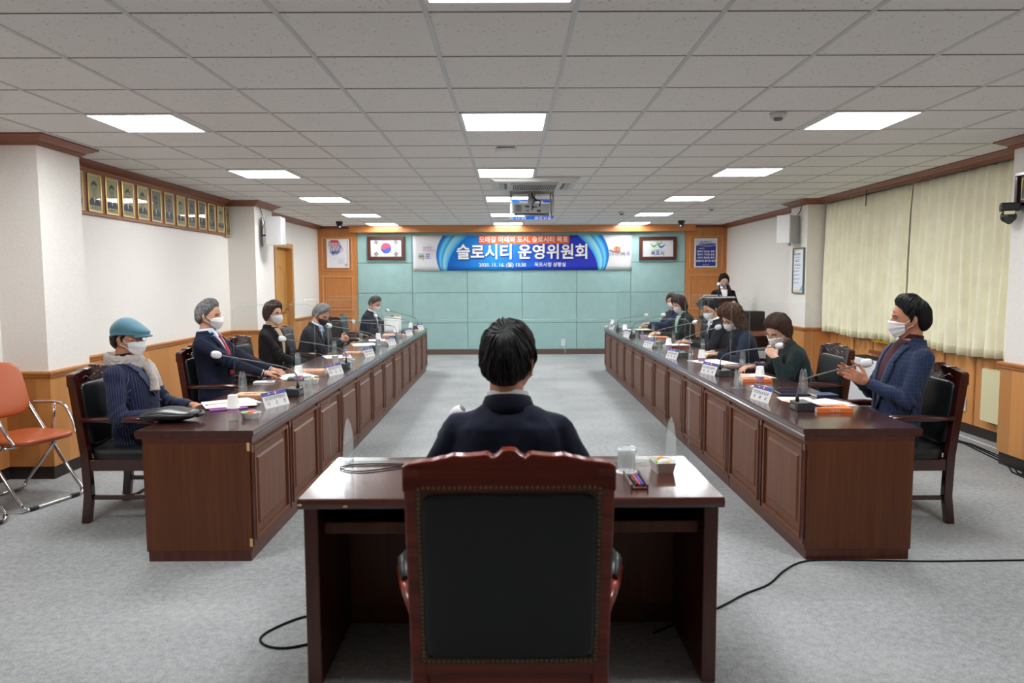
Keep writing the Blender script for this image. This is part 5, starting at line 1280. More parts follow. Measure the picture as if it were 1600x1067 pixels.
b.loft(rings, cap=True, smooth=False); b.build('lid', clear('crystal_lid', (0.9, 0.93, 0.94, 1), 0.42, 1.6, 0.12), t)
B().lathe([(0.001, 0), (0.044, 0), (0.044, 0.0025), (0.001, 0.003)], 20, cap=False).build('doily', MT['paperw'], t)
t = thing('pen_tray', 'brown wooden pen tray on the foreground desk', 'tray', (0.485, 2.86, TZ), 0.0)
b = B(); b.box(-0.034, 0.034, -0.105, 0.105, 0, 0.007); b.box(-0.034, -0.026, -0.105, 0.105, 0.007, 0.020); b.box(0.026, 0.034, -0.105, 0.105, 0.007, 0.020); b.build('tray_body', plain('dark_walnut', (84, 58, 50), 0.4), t, bevel=0.003)
for k, (nm, mm) in enumerate((('black', MT['black']), ('red', MT['red']), ('blue', MT['blue']))):
    t = thing('pen', nm+' pen lying in the brown pen tray', 'pen', (0.474+k*0.0125, 2.86, TZ+0.0125), 0.04, 'pens in the tray'); B().cyl((0, -0.085, 0), (0, 0.055, 0), 0.005, n=10).build('barrel', mm, t); B().cyl((0, 0.055, 0), (0, 0.075, 0), 0.005, 0.002, n=10).build('tip', MT['steel'], t)
def smooth_path(P, n=8):
    P = [Vector(p) for p in P]; P = [P[0]]+P+[P[-1]]; out = []
    for i in range(1, len(P)-2):
        for k in range(n):
            u = k/n; a, b_, c, d = P[i-1], P[i], P[i+1], P[i+2]
            out.append(0.5*((2*b_)+(c-a)*u+(2*a-5*b_+4*c-d)*u*u+(3*b_-a-3*c+d)*u**3))
    return out+[P[-2]]
z = TZ+0.004
o = B().tube(smooth_path([(-0.30, 3.0, z), (-0.33, 3.10, z), (-0.46, 3.145, z), (-0.62, 3.155, z), (-0.715, 3.11, z), (-0.69, 3.05, z), (-0.60, 3.035, z), (-0.45, 3.11, z), (-0.30, 3.14, z)]), 0.0028).build('microphone_cable', MT['cable']); tag(o, 'thin dark cable looped on the left half of the foreground desk', 'cable')
z = 0.005
o = B().tube(smooth_path([(-0.78, 3.29, z), (-0.93, 3.22, z), (-1.02, 3.12, z), (-1.055, 3.03, z), (-1.01, 2.96, z), (-0.92, 2.94, z), (-0.80, 2.99, z), (-0.70, 3.02, z)]), 0.005).build('floor_cable', MT['cable']); tag(o, 'dark cable looping on the carpet left of the foreground desk', 'cable')
o = B().tube(smooth_path([(0.60, 3.05, z), (0.80, 3.2, z), (0.94, 3.29, z), (1.11, 3.44, z), (1.26, 3.55, z), (1.40, 3.72, z), (1.54, 3.84, z), (1.71, 3.865, z), (2.21, 3.84, z), (2.72, 3.85, z), (3.4, 3.87, z)]), 0.005).build('floor_cable', MT['cable']); tag(o, 'long dark cable crossing the carpet from the desk to the right edge', 'cable')

# ================================================================== PEOPLE
def sst(a, b, x):
    t = max(0.0, min(1.0, (x-a)/(b-a))) if a != b else 0.0
    return t*t*(3-2*t)
def head_pt(d, nose=True):
    """point of the head surface in direction d; +y is the face, z up, origin at eye level mid skull"""
    a, b_, c = 0.0735, 0.094, 0.118
    r = 1/math.sqrt((d[0]/a)**2+(d[1]/b_)**2+(d[2]/c)**2)
    x, y, z = d[0]*r, d[1]*r, d[2]*r
    if y < 0:
        y *= 1+0.08*math.exp(-((z-0.02)/0.05)**2)
        y *= 1-0.42*sst(-0.03, -0.115, z)
    k = sst(0.0, -0.115, z)
    x *= 1-0.30*k
    if y > 0:
        y *= 1-0.05*k
        if z < 0.04: y = y if y < 0.066 else 0.066+(y-0.066)*0.72
        y += 0.010*sst(-0.075, -0.105, z)*math.exp(-(x/0.03)**2)
        ax = abs(x)
        y -= 0.010*math.exp(-((ax-0.031)/0.017)**2-((z-0.001)/0.012)**2)
        y += 0.005*math.exp(-((z-0.023)/0.009)**2)*math.exp(-(x/0.045)**2)
        if nose:
            g = sst(0.022, -0.020, z)*(1-sst(-0.026, -0.040, z))
            y += 0.024*math.exp(-(x/(0.010+0.006*sst(0.0, -0.025, z)))**2)*g
            y += 0.006*math.exp(-(x/0.022)**2)*(math.exp(-((z+0.052)/0.006)**2)+math.exp(-((z+0.066)/0.008)**2))
        x += math.copysign(0.004*math.exp(-((z+0.015)/0.02)**2-((ax-0.055)/0.02)**2), x)
    return Vector((x, y, z))
def azel(az, el):
    a, e = math.radians(az), math.radians(el)
    return Vector((math.sin(a)*math.cos(e), math.cos(a)*math.cos(e), math.sin(e)))
def tab(t, x):
    for i in range(len(t)-1):
        if x <= t[i+1][0]:
            u = (x-t[i][0])/(t[i+1][0]-t[i][0]); u = max(0, min(1, u)); return t[i][1]*(1-u)+t[i+1][1]*u
    return t[-1][1]
def finish(b, vox, smooth=3, noise_fn=None):
    """fuse the shapes of a builder into one continuous surface"""
    me = b.mesh('tmp', []); o = bpy.data.objects.new('tmp', me); C.objects.link(o)
    m = o.modifiers.new('r', 'REMESH'); m.mode = 'VOXEL'; m.voxel_size = vox
    m = o.modifiers.new('s', 'SMOOTH'); m.factor = 0.5; m.iterations = smooth
    dg = bpy.context.evaluated_depsgraph_get(); dg.update()
    out = bpy.data.meshes.new_from_object(o.evaluated_get(dg))
    bpy.data.objects.remove(o); bpy.data.meshes.remove(me)
    if noise_fn:
        nv = len(out.vertices)
        for v in out.vertices:
            v.co = v.co + v.normal*noise_fn(v.co)
    out.polygons.foreach_set('use_smooth', [True]*len(out.polygons)); out.update()
    return out
def link(me, name, mats, parent):
    me.name = name; me.materials.clear()
    for m in (mats if isinstance(mats, (list, tuple)) else [mats]): me.materials.append(m)
    o = bpy.data.objects.new(name, me); C.objects.link(o); o.parent = parent; return o
def ik(S, W, l1, l2, pole):
    S, W = Vector(S), Vector(W); d = W-S; L = d.length
    if L > (l1+l2)*0.995: W = S+d*((l1+l2)*0.995/L); d = W-S; L = d.length
    a = (l1*l1-l2*l2+L*L)/(2*L); h = math.sqrt(max(0, l1*l1-a*a)); dn = d/L
    p = Vector(pole); p = (p-dn*p.dot(dn)).normalized()
    return S+dn*a+p*h, W
def hand(b, W, d, palm, side, curl=0.5, s=1.0, thumb_in=0.0):
    """W wrist, d finger direction, palm = direction the palm faces, side: +1 thumb on the +x' side"""
    y = Vector(d).normalized(); z = -(Vector(palm)-y*Vector(palm).dot(y)).normalized(); x = y.cross(z)*side
    R = Matrix((x, y, z)).transposed(); W = Vector(W)
    def P(v): return W + R @ (Vector(v)*s)
    b.ell(P((0, 0.048, 0)), (0.040*s, 0.052*s, 0.0155*s), 16, 10, R=R, e=0.75)
    b.capsule(P((0, -0.012, 0)), P((0, 0.02, 0)), 0.025*s, 0.026*s, 12)
    for k, (fx, fl) in enumerate(((0.0295, 0.072), (0.0100, 0.080), (-0.0100, 0.075), (-0.0285, 0.058))):
        p = Vector((fx, 0.088-0.004*abs(k-1), 0)); a = 0.12*curl; fan = (fx*2.6)*(1-curl*0.7)
        c = curl*(1+0.08*k)
        for j, (q, r0, r1) in enumerate(((0.45, 0.0088, 0.0082), (0.30, 0.0082, 0.0076), (0.25, 0.0076, 0.0068))):
            a += c*(0.65, 0.85, 0.55)[j]
            v = Vector((fan, math.cos(a), -math.sin(a))).normalized()*fl*q
            b.capsule(P(p), P(p+v), r0*s, r1*s, 10); p = p+v
    p = Vector((0.026, 0.022, -0.006))
    for v, r0, r1 in (((0.030, 0.026, -0.010), 0.0135, 0.011), ((0.016-0.02*thumb_in, 0.028, -0.006-0.014*curl), 0.0108, 0.0096), ((0.004-0.012*thumb_in, 0.026, -0.004-0.012*curl), 0.0096, 0.0078)):
        v = Vector(v); b.capsule(P(p), P(p+v), r0*s, r1*s, 10); p = p+v

SKIN = {}
def skinm(name, c):
    m, nt, p = new_mat(name); setp(p, c, 0.5, 0, 0.35)
    p.inputs['Subsurface Weight'].default_value = 0.12; p.inputs['Subsurface Radius'].default_value = (0.02, 0.008, 0.004)
    v = noisen(nt, coords(nt), 30, 3)
    nt.links.new(ramp(nt, v, [(0.3, tuple(k*0.94 for k in c)), (0.7, tuple(min(255, k*1.04) for k in c))]), p.inputs['Base Color']); return m
SKIN['m'] = skinm('skin_tan', (198, 146, 120)); SKIN['l'] = skinm('skin_light', (222, 176, 152)); SKIN['d'] = skinm('skin_deep', (190, 132, 104))
HR = {'black': hairmat('black_hair', (5, 5, 6), (26, 26, 29), 0.38), 'salt': hairmat('salt_and_pepper_hair', (24, 24, 26), (168, 168, 168), 0.45), 'grey': hairmat('grey_hair', (92, 92, 92), (176, 176, 176), 0.5),
      'dgrey': hairmat('dark_grey_hair', (30, 29, 29), (96, 92, 88), 0.45), 'brown': hairmat('dark_brown_hair', (30, 17, 13), (82, 52, 38), 0.35), 'auburn': hairmat('auburn_hair', (32, 18, 14), (120, 78, 52), 0.42), 'plum': hairmat('plum_brown_hair', (28, 18, 18), (66, 44, 40), 0.36)}
MASKW = plain('white_mask', (252, 252, 254), 0.9); MASKB = plain('black_mask', (46, 46, 52), 0.8); MASKG = plain('grey_mask', (128, 132, 138), 0.8)
JK = {'navy': fabric('navy_suit_cloth', (24, 30, 48), 0.85, 0.05), 'navyb': fabric('dark_navy_suit_cloth', (22, 26, 44), 0.8, 0.05), 'stripe': lined('navy_pinstripe_cloth', (30, 36, 62), (110, 116, 146), 0.013, None, 0.14),
      'plaid': lined('blue_plaid_cloth', (40, 50, 76), (74, 86, 112), 0.026, 0.026, 0.09, 'p'), 'black': fabric('black_coat_cloth', (24, 22, 26), 0.85, 0.05), 'char': fabric('charcoal_suit_cloth', (34, 36, 44), 0.85, 0.05),
      'green': fabric('dark_green_coat_cloth', (20, 38, 38), 0.9, 0.08), 'dgreen': fabric('black_green_coat_cloth', (24, 32, 30), 0.9, 0.05), 'navyk': fabric('navy_knit', (30, 42, 76), 0.9, 0.1), 'dnavy': fabric('deep_navy_coat', (26, 34, 54), 0.9, 0.05)}
SH = {'white': fabric('white_shirt', (232, 234, 238), 0.8, 0.05, 700, 0.1, 0.02), 'blue': fabric('pale_blue_shirt', (196, 210, 232), 0.8, 0.05, 700, 0.1, 0.02), 'beige': fabric('beige_turtleneck', (198, 172, 146), 0.9, 0.1, 500, 0.3, 0.05),
      'maroon': fabric('maroon_knit', (62, 26, 36), 0.9, 0.1), 'teal': fabric('pale_teal_blouse', (160, 200, 190), 0.8), 'dark': fabric('dark_blouse', (30, 32, 38), 0.8)}
TIE = {'red': fabric('red_tie', (176, 28, 44), 0.6), 'navy': fabric('navy_tie', (40, 48, 74), 0.6), 'dark': fabric('dark_tie', (44, 48, 58), 0.6)}
TRO = fabric('dark_trouser_cloth', (24, 26, 34), 0.9, 0.05); SHOE = plain('black_shoe', (16, 15, 16), 0.3)
EYEW = plain('eye_white', (225, 220, 215), 0.3); EYEB = plain('eye_dark', (22, 16, 14), 0.2)
NOISE0 = Vector((3.1, 7.7, 1.3))

MEN = [(0, 50), (30, 46), (48, 34), (64, 22), (76, 12), (82, -12), (89, -14), (94, 14), (104, 16), (111, -8), (120, -30), (150, -42), (180, -44)]
BOB = [(0, 34), (25, 30), (40, 22), (55, 6), (64, -30), (75, -48), (100, -54), (180, -58)]
SHORTW = [(0, 40), (25, 38), (42, 30), (56, 14), (68, -8), (80, -24), (100, -32), (130, -40), (180, -45)]
def hair(parent, Hm, mat, style, seed=0, s=1.0, spot=None):
    line = {'men': MEN, 'cap': MEN, 'crew': MEN, 'bob': BOB, 'curly': BOB, 'short': SHORTW, 'tied': [(0, 44), (40, 34), (60, 18), (76, 0), (90, -2), (110, -10), (130, -36), (180, -46)]}[style]
    def th(az, el, d):
        sg = (az+180) % 360-180; az = abs(sg); hl = tab(line, az); fm_ = 1.0 if style in ('men', 'cap', 'crew', 'tied') else 2.6
        hl += fm_*3.0*mnoise.noise(Vector((math.cos(math.radians(sg))*5, math.sin(math.radians(sg))*5, seed*1.7))) + (6*math.sin(math.radians(sg)+0.6)*sst(60, 10, az) if fm_ > 1 else 0); f = (el-hl)/7.0
        top = sst(0, 60, el)
        if style in ('men', 'cap', 'crew'):
            Tk = 0.015+0.012*top+0.013*sst(-0.1, 0.5, d.y)*sst(0.35, 0.7, d.z)*math.exp(-(d.x/0.5)**2)
            if style == 'crew': Tk *= 0.75
            Tk *= 0.55+0.45*sst(hl, hl+26, el)
        elif style == 'tied': Tk = 0.020+0.012*top
        else:
            big = {'bob': 1.0, 'curly': 1.75, 'short': 0.9}[style]
            Tk = ((0.022 if style != 'short' else 0.016)+(0.012 if style != 'short' else 0.018)*top)*big + (0.030*big if style != 'short' else 0.012)*sst(0, -50, el)*sst(60, 100, az)
            Tk += 0.010*sst(50, 20, az)*sst(20, 45, el)
        return Tk*min(1, f)**0.6 if f > 0 else 0.018*max(-1, f)
    tilt = Rx(math.radians(28)).to_3x3()     # whorl at the crown, towards the back
    na, ne = (88, 56); vs = []; st = []
    amp = {'men': 0.0045, 'crew': 0.004, 'cap': 0.003, 'bob': 0.0055, 'short': 0.010, 'curly': 0.020, 'tied': 0.0025}[style]
    def hp(a, e):
        d = tilt @ azel(a, e)
        el = math.degrees(math.asin(max(-1, min(1, d.z)))); az = math.degrees(math.atan2(d.x, d.y))
        p = head_pt(d, False); t = th(az, el, d)
        if style == 'curly': n1 = mnoise.noise(d*7+NOISE0*seed)*1.0+mnoise.noise(d*16)*0.7
        else:
            ca, sa = math.cos(math.radians(a)), math.sin(math.radians(a))
            n1 = mnoise.noise(Vector((ca*7, sa*7, e/90*1.5+seed)))+0.6*mnoise.noise(Vector((ca*17, sa*17, e/90*2.5+seed)))
        if style == 'cap' and el > 14: t = min(t, 0.001)
        pol = sst(90, 70, abs(e)); k = max(0, min(1, t/0.012))
        if t > 0: t += n1*amp*k*pol + 0.004*mnoise.noise(d*4+NOISE0*seed)*k
        if spot: t -= 0.020*sst(20, 5, math.degrees(d.angle(spot)))
        return p, t, k
    for i in range(ne+1):
        e = -90+180*i/ne
        for j in range(na):
            p, t, k = hp(360*j/na, e)
            vs.append(p+p.normalized()*t); st.append((j/na, i/ne))
    fs = []
    for i in range(ne):
        for j in range(na):
            k = (j+1) % na; fs.append((i*na+j, i*na+k, (i+1)*na+k, (i+1)*na+j))
    rs = random.Random(seed)
    big = style == 'curly'
    for q in range(0 if style == 'cap' else 420):      # loose strands lying over the hair mass
        a = rs.uniform(0, 360); e = rs.uniform(20, 84); ln = rs.uniform(30, 75); lift = rs.uniform(-0.0005, 0.0035)*(2.2 if big else 1); wv = rs.uniform(0, 6.28); rad = rs.uniform(0.0009, 0.0020)*(1.4 if big else 1)
        dr = rs.uniform(-8, 8); pts = []
        for m in range(11):
            u = m/10; aa = a+dr*u+(5*math.sin(wv+u*9) if big else 1.2*math.sin(wv+u*4)); p, t, k = hp(aa, e-ln*u)
            if t < 0.003: break
            pts.append((p+p.normalized()*(t+lift*math.sin(PI*min(1, u*1.3))+(0.003*math.sin(wv*2+u*14) if big else 0)), aa/360, (e-ln*u+90)/180))
        if len(pts) < 4: continue
        nn = len(pts); b0 = len(vs); lastx = None
        for m, (p, sa, se) in enumerate(pts):
            dd = (pts[min(m+1, nn-1)][0]-pts[max(m-1, 0)][0]).normalized(); nv = p.normalized(); xv = dd.cross(nv).normalized(); r_ = rad*(1 if 0 < m < nn-1 else 0.3)
            for c_ in (xv*r_*1.6, nv*r_, -xv*r_*1.6): vs.append(p+c_); st.append(((sa+rs.random()*0.004+q*0.37) % 1, se))
        for m in range(nn-1):
            for c_ in range(3):
                c2 = (c_+1) % 3; fs.append((b0+m*3+c_, b0+m*3+c2, b0+m*3+3+c2, b0+m*3+3+c_))
    me = bpy.data.meshes.new('hair'); me.from_pydata([tuple(Hm @ (v*s)) for v in vs], [], fs); me.update()
    at = me.attributes.new('strand', 'FLOAT_VECTOR', 'POINT')
    flat = []
    for a, e in st:
        flat += [abs(a*2-1), e, 0.0]
    at.data.foreach_set('vector', flat)
    me.polygons.foreach_set('use_smooth', [True]*len(me.polygons))
    return link(me, 'hair', mat, parent)

def person(label, loc, rz, top, head=(0, 0, 0), lean=0, bend=0, side=0, fem=False, s=None, hands=None, jacket='navy', shirt='white', tie=None, hairc='black', style='men', mask=MASKW, masktype='kf', glasses=None, skin='m',
           vox=0.0065, standing=False, twist=0, seed=1, vlow=0.34, elbows=None, collar=True, spot=None, hs=1.0, sw=1.0, group=None, curl=(0.6, 0.6)):
    t = thing('person', label, 'person', (loc[0], loc[1], 0), rz, group)
    s = s or (0.93 if fem else 1.0)
    hz = 0.90*s if standing else 0.535
    P0 = Vector((0, 0, hz)); la = math.radians(lean)
    Lc = (top-hz-0.242*s)/max(0.3, math.cos(la)) if not standing else (top-hz-0.242*s)
    L = Lc
    Rt = Ry(math.radians(side)).to_3x3() @ Rx(-la).to_3x3() @ Rz(math.radians(twist)).to_3x3()
    def TP(x, y, h):         # torso space -> person space, with a slight forward curve of the upper back
        cv = math.radians(bend)*(h/L)**2 if h > 0 else 0
        return P0 + Rt @ Vector((x, y*math.cos(cv)+h*math.sin(cv)*0.5, h-y*math.sin(cv)))
    w = 0.90 if fem else 1.0
    RG = [(-0.16, 0.180, 0.125, 0.0), (0.0, 0.185, 0.132, 0.0), (0.26, 0.165, 0.122, 0.012), (0.52, 0.180, 0.128, 0.016), (0.70, 0.196, 0.126, 0.008), (0.82, 0.188, 0.112, -0.004), (0.90, 0.148, 0.092, -0.010), (0.965, 0.092, 0.072, -0.010), (1.03, 0.060, 0.060, -0.002)]
    E = 0.86
    def ringv(h): return [tab([(q[0], q[k]) for q in RG], h)*(w if k == 1 else 1)*s for k in (1, 2, 3)]
    def front(x, h, off=0.0):
        a, b_, yo = ringv(h/L); a += off; b_ += off
        if abs(x) > 0.90*a: x = math.copysign(0.90*a, x)
        u = min(0.999, abs(x)/a); return TP(x, yo+b_*(1-u**(2/E))**(E/2), h)
    def torso(b, k, h0=-0.16, h1=1.03, grow=0.0):
        rs = []
        n = 14
        for i in range(n+1):
            h = h0+(h1-h0)*i/n; a, b_, yo = ringv(h); a = a*k+grow; b_ = b_*k+grow; r = []
            for j in range(36):
                g = 2*PI*j/36; cx, cz = math.cos(g), math.sin(g)
                r.append(TP(math.copysign(abs(cx)**E, cx)*a, yo+math.copysign(abs(cz)**E, cz)*b_, h*L))
            rs.append(r)
        b.loft(rs)
    N = TP(0, -0.01, L*1.0)
    hy, hp, hr = [math.radians(q) for q in head]
    Hc = N + Rt @ Vector((0, 0.02, 0.02)) + Vector((0, 0.01+0.05*math.sin(max(0, hp)), 0.104*s))
    Hm = Matrix.Translation(Hc) @ Rz(-hy) @ Rx(-hp) @ Ry(hr)
    def HP(v): return Hm @ (Vector(v)*s*hs)
    # arms
    arms = []
    hands = hands or {}
    for sd in (-1, 1):
        S = TP(sd*(0.172*w)*s*sw, -0.004, 0.815*L)
        spec = hands.get(sd, {})
        W = spec.get('w', (sd*0.10, 0.30, hz+0.11))
        pole = spec.get('pole', (sd*0.55, -0.35, -1.0))
        El, W = ik(S, W, 0.285*s, 0.25*s, pole)
        arms.append((sd, S, El, W, spec))
    # body: head, neck, trunk, arms, hands, legs in one surface
    b = B(); n, m = 72, 52; rings = []
    for i in range(m+1):
        e = -90+180*i/m
        rings.append([HP(head_pt(azel(360*j/n, e))) for j in range(n)])
    b.loft(rings)
    for sd in (-1, 1):
        R = (Hm.to_3x3() @ Rz(sd*0.35).to_3x3()); b.ell(HP((sd*0.0745, -0.008, -0.008)), (0.009*s, 0.018*s, 0.032*s), 12, 8, R=R)
        b.ell(HP((sd*0.080, -0.016, 0.0)), (0.006*s, 0.013*s, 0.024*s), 10, 8, R=R)
    r0 = (0.048 if fem else 0.057)*s
    b.capsule(TP(0, -0.015, 0.93*L), HP((0, -0.022, -0.06)), r0*1.08, r0, 20)
    torso(b, 0.86, h0=-0.05, h1=1.0)
    for sd, S, El, W, spec in arms:
        b.capsule(S, El, 0.044*s, 0.034*s); b.capsule(El, W, 0.034*s, 0.026*s)
        d = Vector(spec.get('d', (W-El).normalized())); pm = spec.get('palm', (0, 0, -1))
        hand(b, W+d.normalized()*0.012, d, pm, spec.get('side', 1), spec.get('curl', 0.55), s*0.98, spec.get('thumb', 0.2))
    legs = []
    for sd in (-1, 1):
        if standing: hipj, kn, an = Vector((sd*0.085*s, 0, hz)), Vector((sd*0.095*s, 0.02, hz*0.53)), Vector((sd*0.095*s, -0.01, 0.09))
        else: hipj, kn, an = Vector((sd*0.09*s, 0.02, hz-0.01)), Vector((sd*0.12*s, 0.42*s, 0.53)), Vector((sd*0.12*s, 0.40*s, 0.10))
        legs.append((sd, hipj, kn, an))
        b.capsule(hipj, kn, 0.062*s, 0.042*s); b.capsule(kn, an, 0.042*s, 0.030*s)
    link(finish(b, vox, 2), 'body', SKIN[skin], t)
    # clothes
    jm = JK[jacket]
    b = B(); torso(b, 1.0, h1=0.985 if not fem or tie else 0.985)
    for sd, S, El, W, spec in arms:
        b.capsule(S, El, 0.064*s*(w*0.5+0.5), 0.050*s); b.capsule(El, W-(W-El)*0.07, 0.050*s, 0.037*s)
        b.capsule(TP(sd*0.08*s, -0.01, 0.90*L), S, 0.036*s, 0.056*s)
    def wr(v):
        k = 0.007*mnoise.noise(v*8+NOISE0*seed)+0.0055*mnoise.noise(Vector((v.x*22, v.y*22, v.z*13))+NOISE0*seed)+0.002*mnoise.noise(v*45)
        q = Rt.transposed() @ (v-P0)
        if q.y > 0.03 and abs(q.x) < 0.14*w and 0.3*L < q.z < 1.02*L: k *= 0.15
        else:
            for sd, S, El, W, spec in arms:
                dd = (v-El).length
                if dd < 0.16:
                    ax = (W-S).normalized(); u = (v-El).dot(ax)
                    k += 0.006*math.sin(u*150+v.x*30+seed)*sst(0.16, 0.04, dd)
        return k
    jo = link(finish(b, 0.0105, 4, wr), 'jacket', jm, t)
    if jacket == 'stripe':
        flat = []; segs = [(TP(0, 0, 0), TP(0, 0, L), 62, 0.14)]
        for sd, S, El, W, spec in arms: segs += [(S, El, 24, 0.05), (El, W, 22, 0.04)]
        for v in jo.data.vertices:
            best = None
            for A, Bq, nn, rr in segs:
                ab = Bq-A; u = max(0, min(1, (v.co-A).dot(ab)/ab.length_squared)); dd = (v.co-A-ab*u).length-rr
                if best is None or dd < best[0]: best = (dd, A, ab.normalized(), nn)
            xx, yy, zz = basis(best[2]); q = v.co-best[1]; a = Vector((q.dot(xx), q.dot(yy), 0))
            if a.length > 1e-6: a.normalize()
            flat += [a.x, a.y, float(best[3])]
        jo.data.attributes.new('wrap', 'FLOAT_VECTOR', 'POINT').data.foreach_set('vector', flat)
    hv, hn = vlow*L, 0.965*L
    def wV(u): return (0.004+0.062*u**0.9)*s*w
    def lw(u): return (0.010+0.066*min(1, u*1.7)**0.8*(1-0.45*u))*s*w
    def grid(f, nu, nv, name, mat, sol=0.003, parent=t):
        bb = B(); bb.loft([[f(i/nu, j/nv) for j in range(nv+1)] for i in range(nu+1)], cap=False, closed=False)
        o = bb.build(name, mat, parent); md = o.modifiers.new('s', 'SOLIDIFY'); md.thickness = sol; md.offset = 0; return o
    sm = SH[shirt]
    grid(lambda u, v: front((2*v-1)*(wV(u)+0.008), hv+(hn-hv)*u, 0.004 if u < 0.93 else 0.002), 16, 8, 'shirt_front', sm, 0.003)
    for sd in (-1, 1):
        grid(lambda u, v: front(sd*(wV(u)+v*lw(u)*(0.72 if 0.70 < u < 0.76 else 1.0)), hv+(hn-hv)*u*0.95, 0.010+0.004*math.sin(v*PI)), 26, 5, 'lapel', jm, 0.005)
    # collar around the neck
    def nring(r, z, a0, a1, n=24, ty=0.0):
        return [TP(r*math.sin(a0+(a1-a0)*k/n), -0.012+ty+r*math.cos(a0+(a1-a0)*k/n)*0.95, z) for k in range(n+1)]
    bb = B(); z0 = 0.975*L; rj = 0.079*s*(0.93 if fem else 1)
    bb.loft([nring(rj+0.012, z0-0.035, 0.75, 2*PI-0.75), nring(rj+0.004, z0-0.005, 0.85, 2*PI-0.85), nring(rj-0.006, z0+0.022, 1.0, 2*PI-1.0)], cap=False, closed=False)
    o = bb.build('jacket_collar', jm, t); o.modifiers.new('s', 'SOLIDIFY').thickness = 0.007
    rs_ = r0*1.17
    if shirt in ('beige', 'maroon', 'white2') or not collar:
        bb = B(); bb.loft([nring(rs_+0.012, z0-0.03, 0, 2*PI), nring(rs_+0.002, z0+0.005, 0, 2*PI), nring(rs_, z0+0.045, 0, 2*PI, ty=0.006), nring(rs_-0.006, z0+0.048, 0, 2*PI, ty=0.006)], cap=False, closed=False); bb.build('shirt_neck', sm, t)
    else:
        bb = B(); bb.loft([nring(rs_+0.014, z0-0.015, 0.18, 2*PI-0.18), nring(rs_+0.004, z0+0.038, 0.22, 2*PI-0.22, ty=0.004), nring(rs_-0.002, z0+0.038, 0.22, 2*PI-0.22, ty=0.004)], cap=False, closed=False)
        for sd in (-1, 1):
            a = TP(sd*0.012, rs_-0.004+0.004, z0+0.020); c = TP(sd*0.048, rs_-0.020, z0+0.028); d_ = front(sd*0.048*s, 0.90*L, 0.016); e_ = front(sd*0.016*s, 0.925*L, 0.018)
            bb.add([a, c, d_, e_], [(0, 1, 2, 3)])
        o = bb.build('shirt_collar', sm, t); o.modifiers.new('s', 'SOLIDIFY').thickness = 0.003
    if tie:
        tm = TIE[tie]
        def tf(u, v):
            h = 0.955*L-(0.955*L-hv+0.01)*u; ww = (0.017 if u < 0.10 else 0.012+0.026*min(1, (u-0.1)/0.7))*s
            return front((2*v-1)*ww, h, 0.013+(0.010*(1-abs(2*v-1)) if u < 0.10 else 0.003*(1-abs(2*v-1))))
        grid(tf, 24, 4, 'tie', tm, 0.003)
    bb = B()
    for sd, S, El, W, spec in arms:
        d = (W-El).normalized(); bb.cyl(W-d*0.045, W-d*0.002, 0.033*s, 0.032*s, 16, cap=False)
    bb.build('shirt_cuff', sm, t) if not fem else None
    bb = B()
    for sd, hipj, kn, an in legs:
        bb.capsule(hipj, kn, 0.090*s, 0.068*s, 14); bb.capsule(kn, an+Vector((0, 0, -0.02)), 0.068*s, 0.056*s, 14)
    bb.ell((0, -0.01, hz-0.02), (0.165*s, 0.12, 0.09), 16, 10)
    link(finish(bb, 0.016, 3), 'trousers', TRO, t)
    for sd, hipj, kn, an in legs:
        bb = B(); bb.ell((an.x, an.y+0.055, 0.035), (0.046*s, 0.135*s, 0.035), 14, 8, e=0.75); bb.ell((an.x, an.y-0.01, 0.065), (0.040*s, 0.055*s, 0.05), 12, 8); link(finish(bb, 0.009, 3), 'shoe', SHOE, t)
    # face
    for sd in (-1, 1):
        e = head_pt(azel(sd*20.5, 0.5)); bb = B(); bb.ell(HP(e+Vector((0, -0.0045, 0))), (0.0115*s, 0.0068*s, 0.0050*s), 12, 8, R=Hm.to_3x3()); bb.mi = 1
        bb.ell(HP(e+Vector((0, -0.001, 0))), (0.0052*s, 0.0052*s, 0.0048*s), 10, 6, R=Hm.to_3x3()); bb.build('eye', [EYEW, EYEB], t)
        bb = B(); bb.tube([HP(head_pt(azel(sd*a, 12.5+1.5*math.sin((a-8)/26*PI)))+Vector((0, 0.001, 0))) for a in (9, 14, 19, 24, 29, 34)], [0.002, 0.0035, 0.004, 0.0036, 0.003, 0.0015], 6); bb.build('eyebrow', HR[hairc] if hairc != 'grey' else HR['dgrey'], t)
        bb = B(); bb.tube([HP(head_pt(azel(sd*a, 3.0+1.0*math.sin((a-10)/22*PI)))+Vector((0, 0.0008, 0))) for a in (12, 16, 20, 25, 29)], 0.0014, 5); bb.build('eyelid', EYEB, t)
    hair(t, Hm, HR[hairc], style, seed, s*hs, spot)
    if mask:
        na, ne = 30, 18; rings = []
        for i in range(ne+1):
            v = i/ne; r = []
            for j in range(na+1):
                az = -63+126*j/na; q = abs(az)/63
                eT = -4-10*q**1.3; eB = -63+14*q**2; el = eT+(eB-eT)*v
                p = head_pt(azel(az, el), False); d = azel(az*0.8, el*0.7)
                bell = math.sin(PI*min(1, max(0, 0.08+0.84*v)))
                tent = 0.026*math.exp(-(az/24)**2)*bell**0.7*(1.0 if masktype == 'kf' else 0.72)+0.012*math.exp(-(az/14)**2)*(1-v)
                off = 0.0045+tent+(0.0016*math.sin(v*20) if masktype != 'kf' else 0.003*math.exp(-((v-0.33)/0.05)**2)-0.002*math.exp(-((v-0.66)/0.05)**2))
                r.append(HP(p+d*off))
            rings.append(r)
        bb = B(); bb.loft(rings, cap=False, closed=False); o = bb.build('face_mask', mask, t); o.modifiers.new('s', 'SOLIDIFY').thickness = 0.002
        mp = o
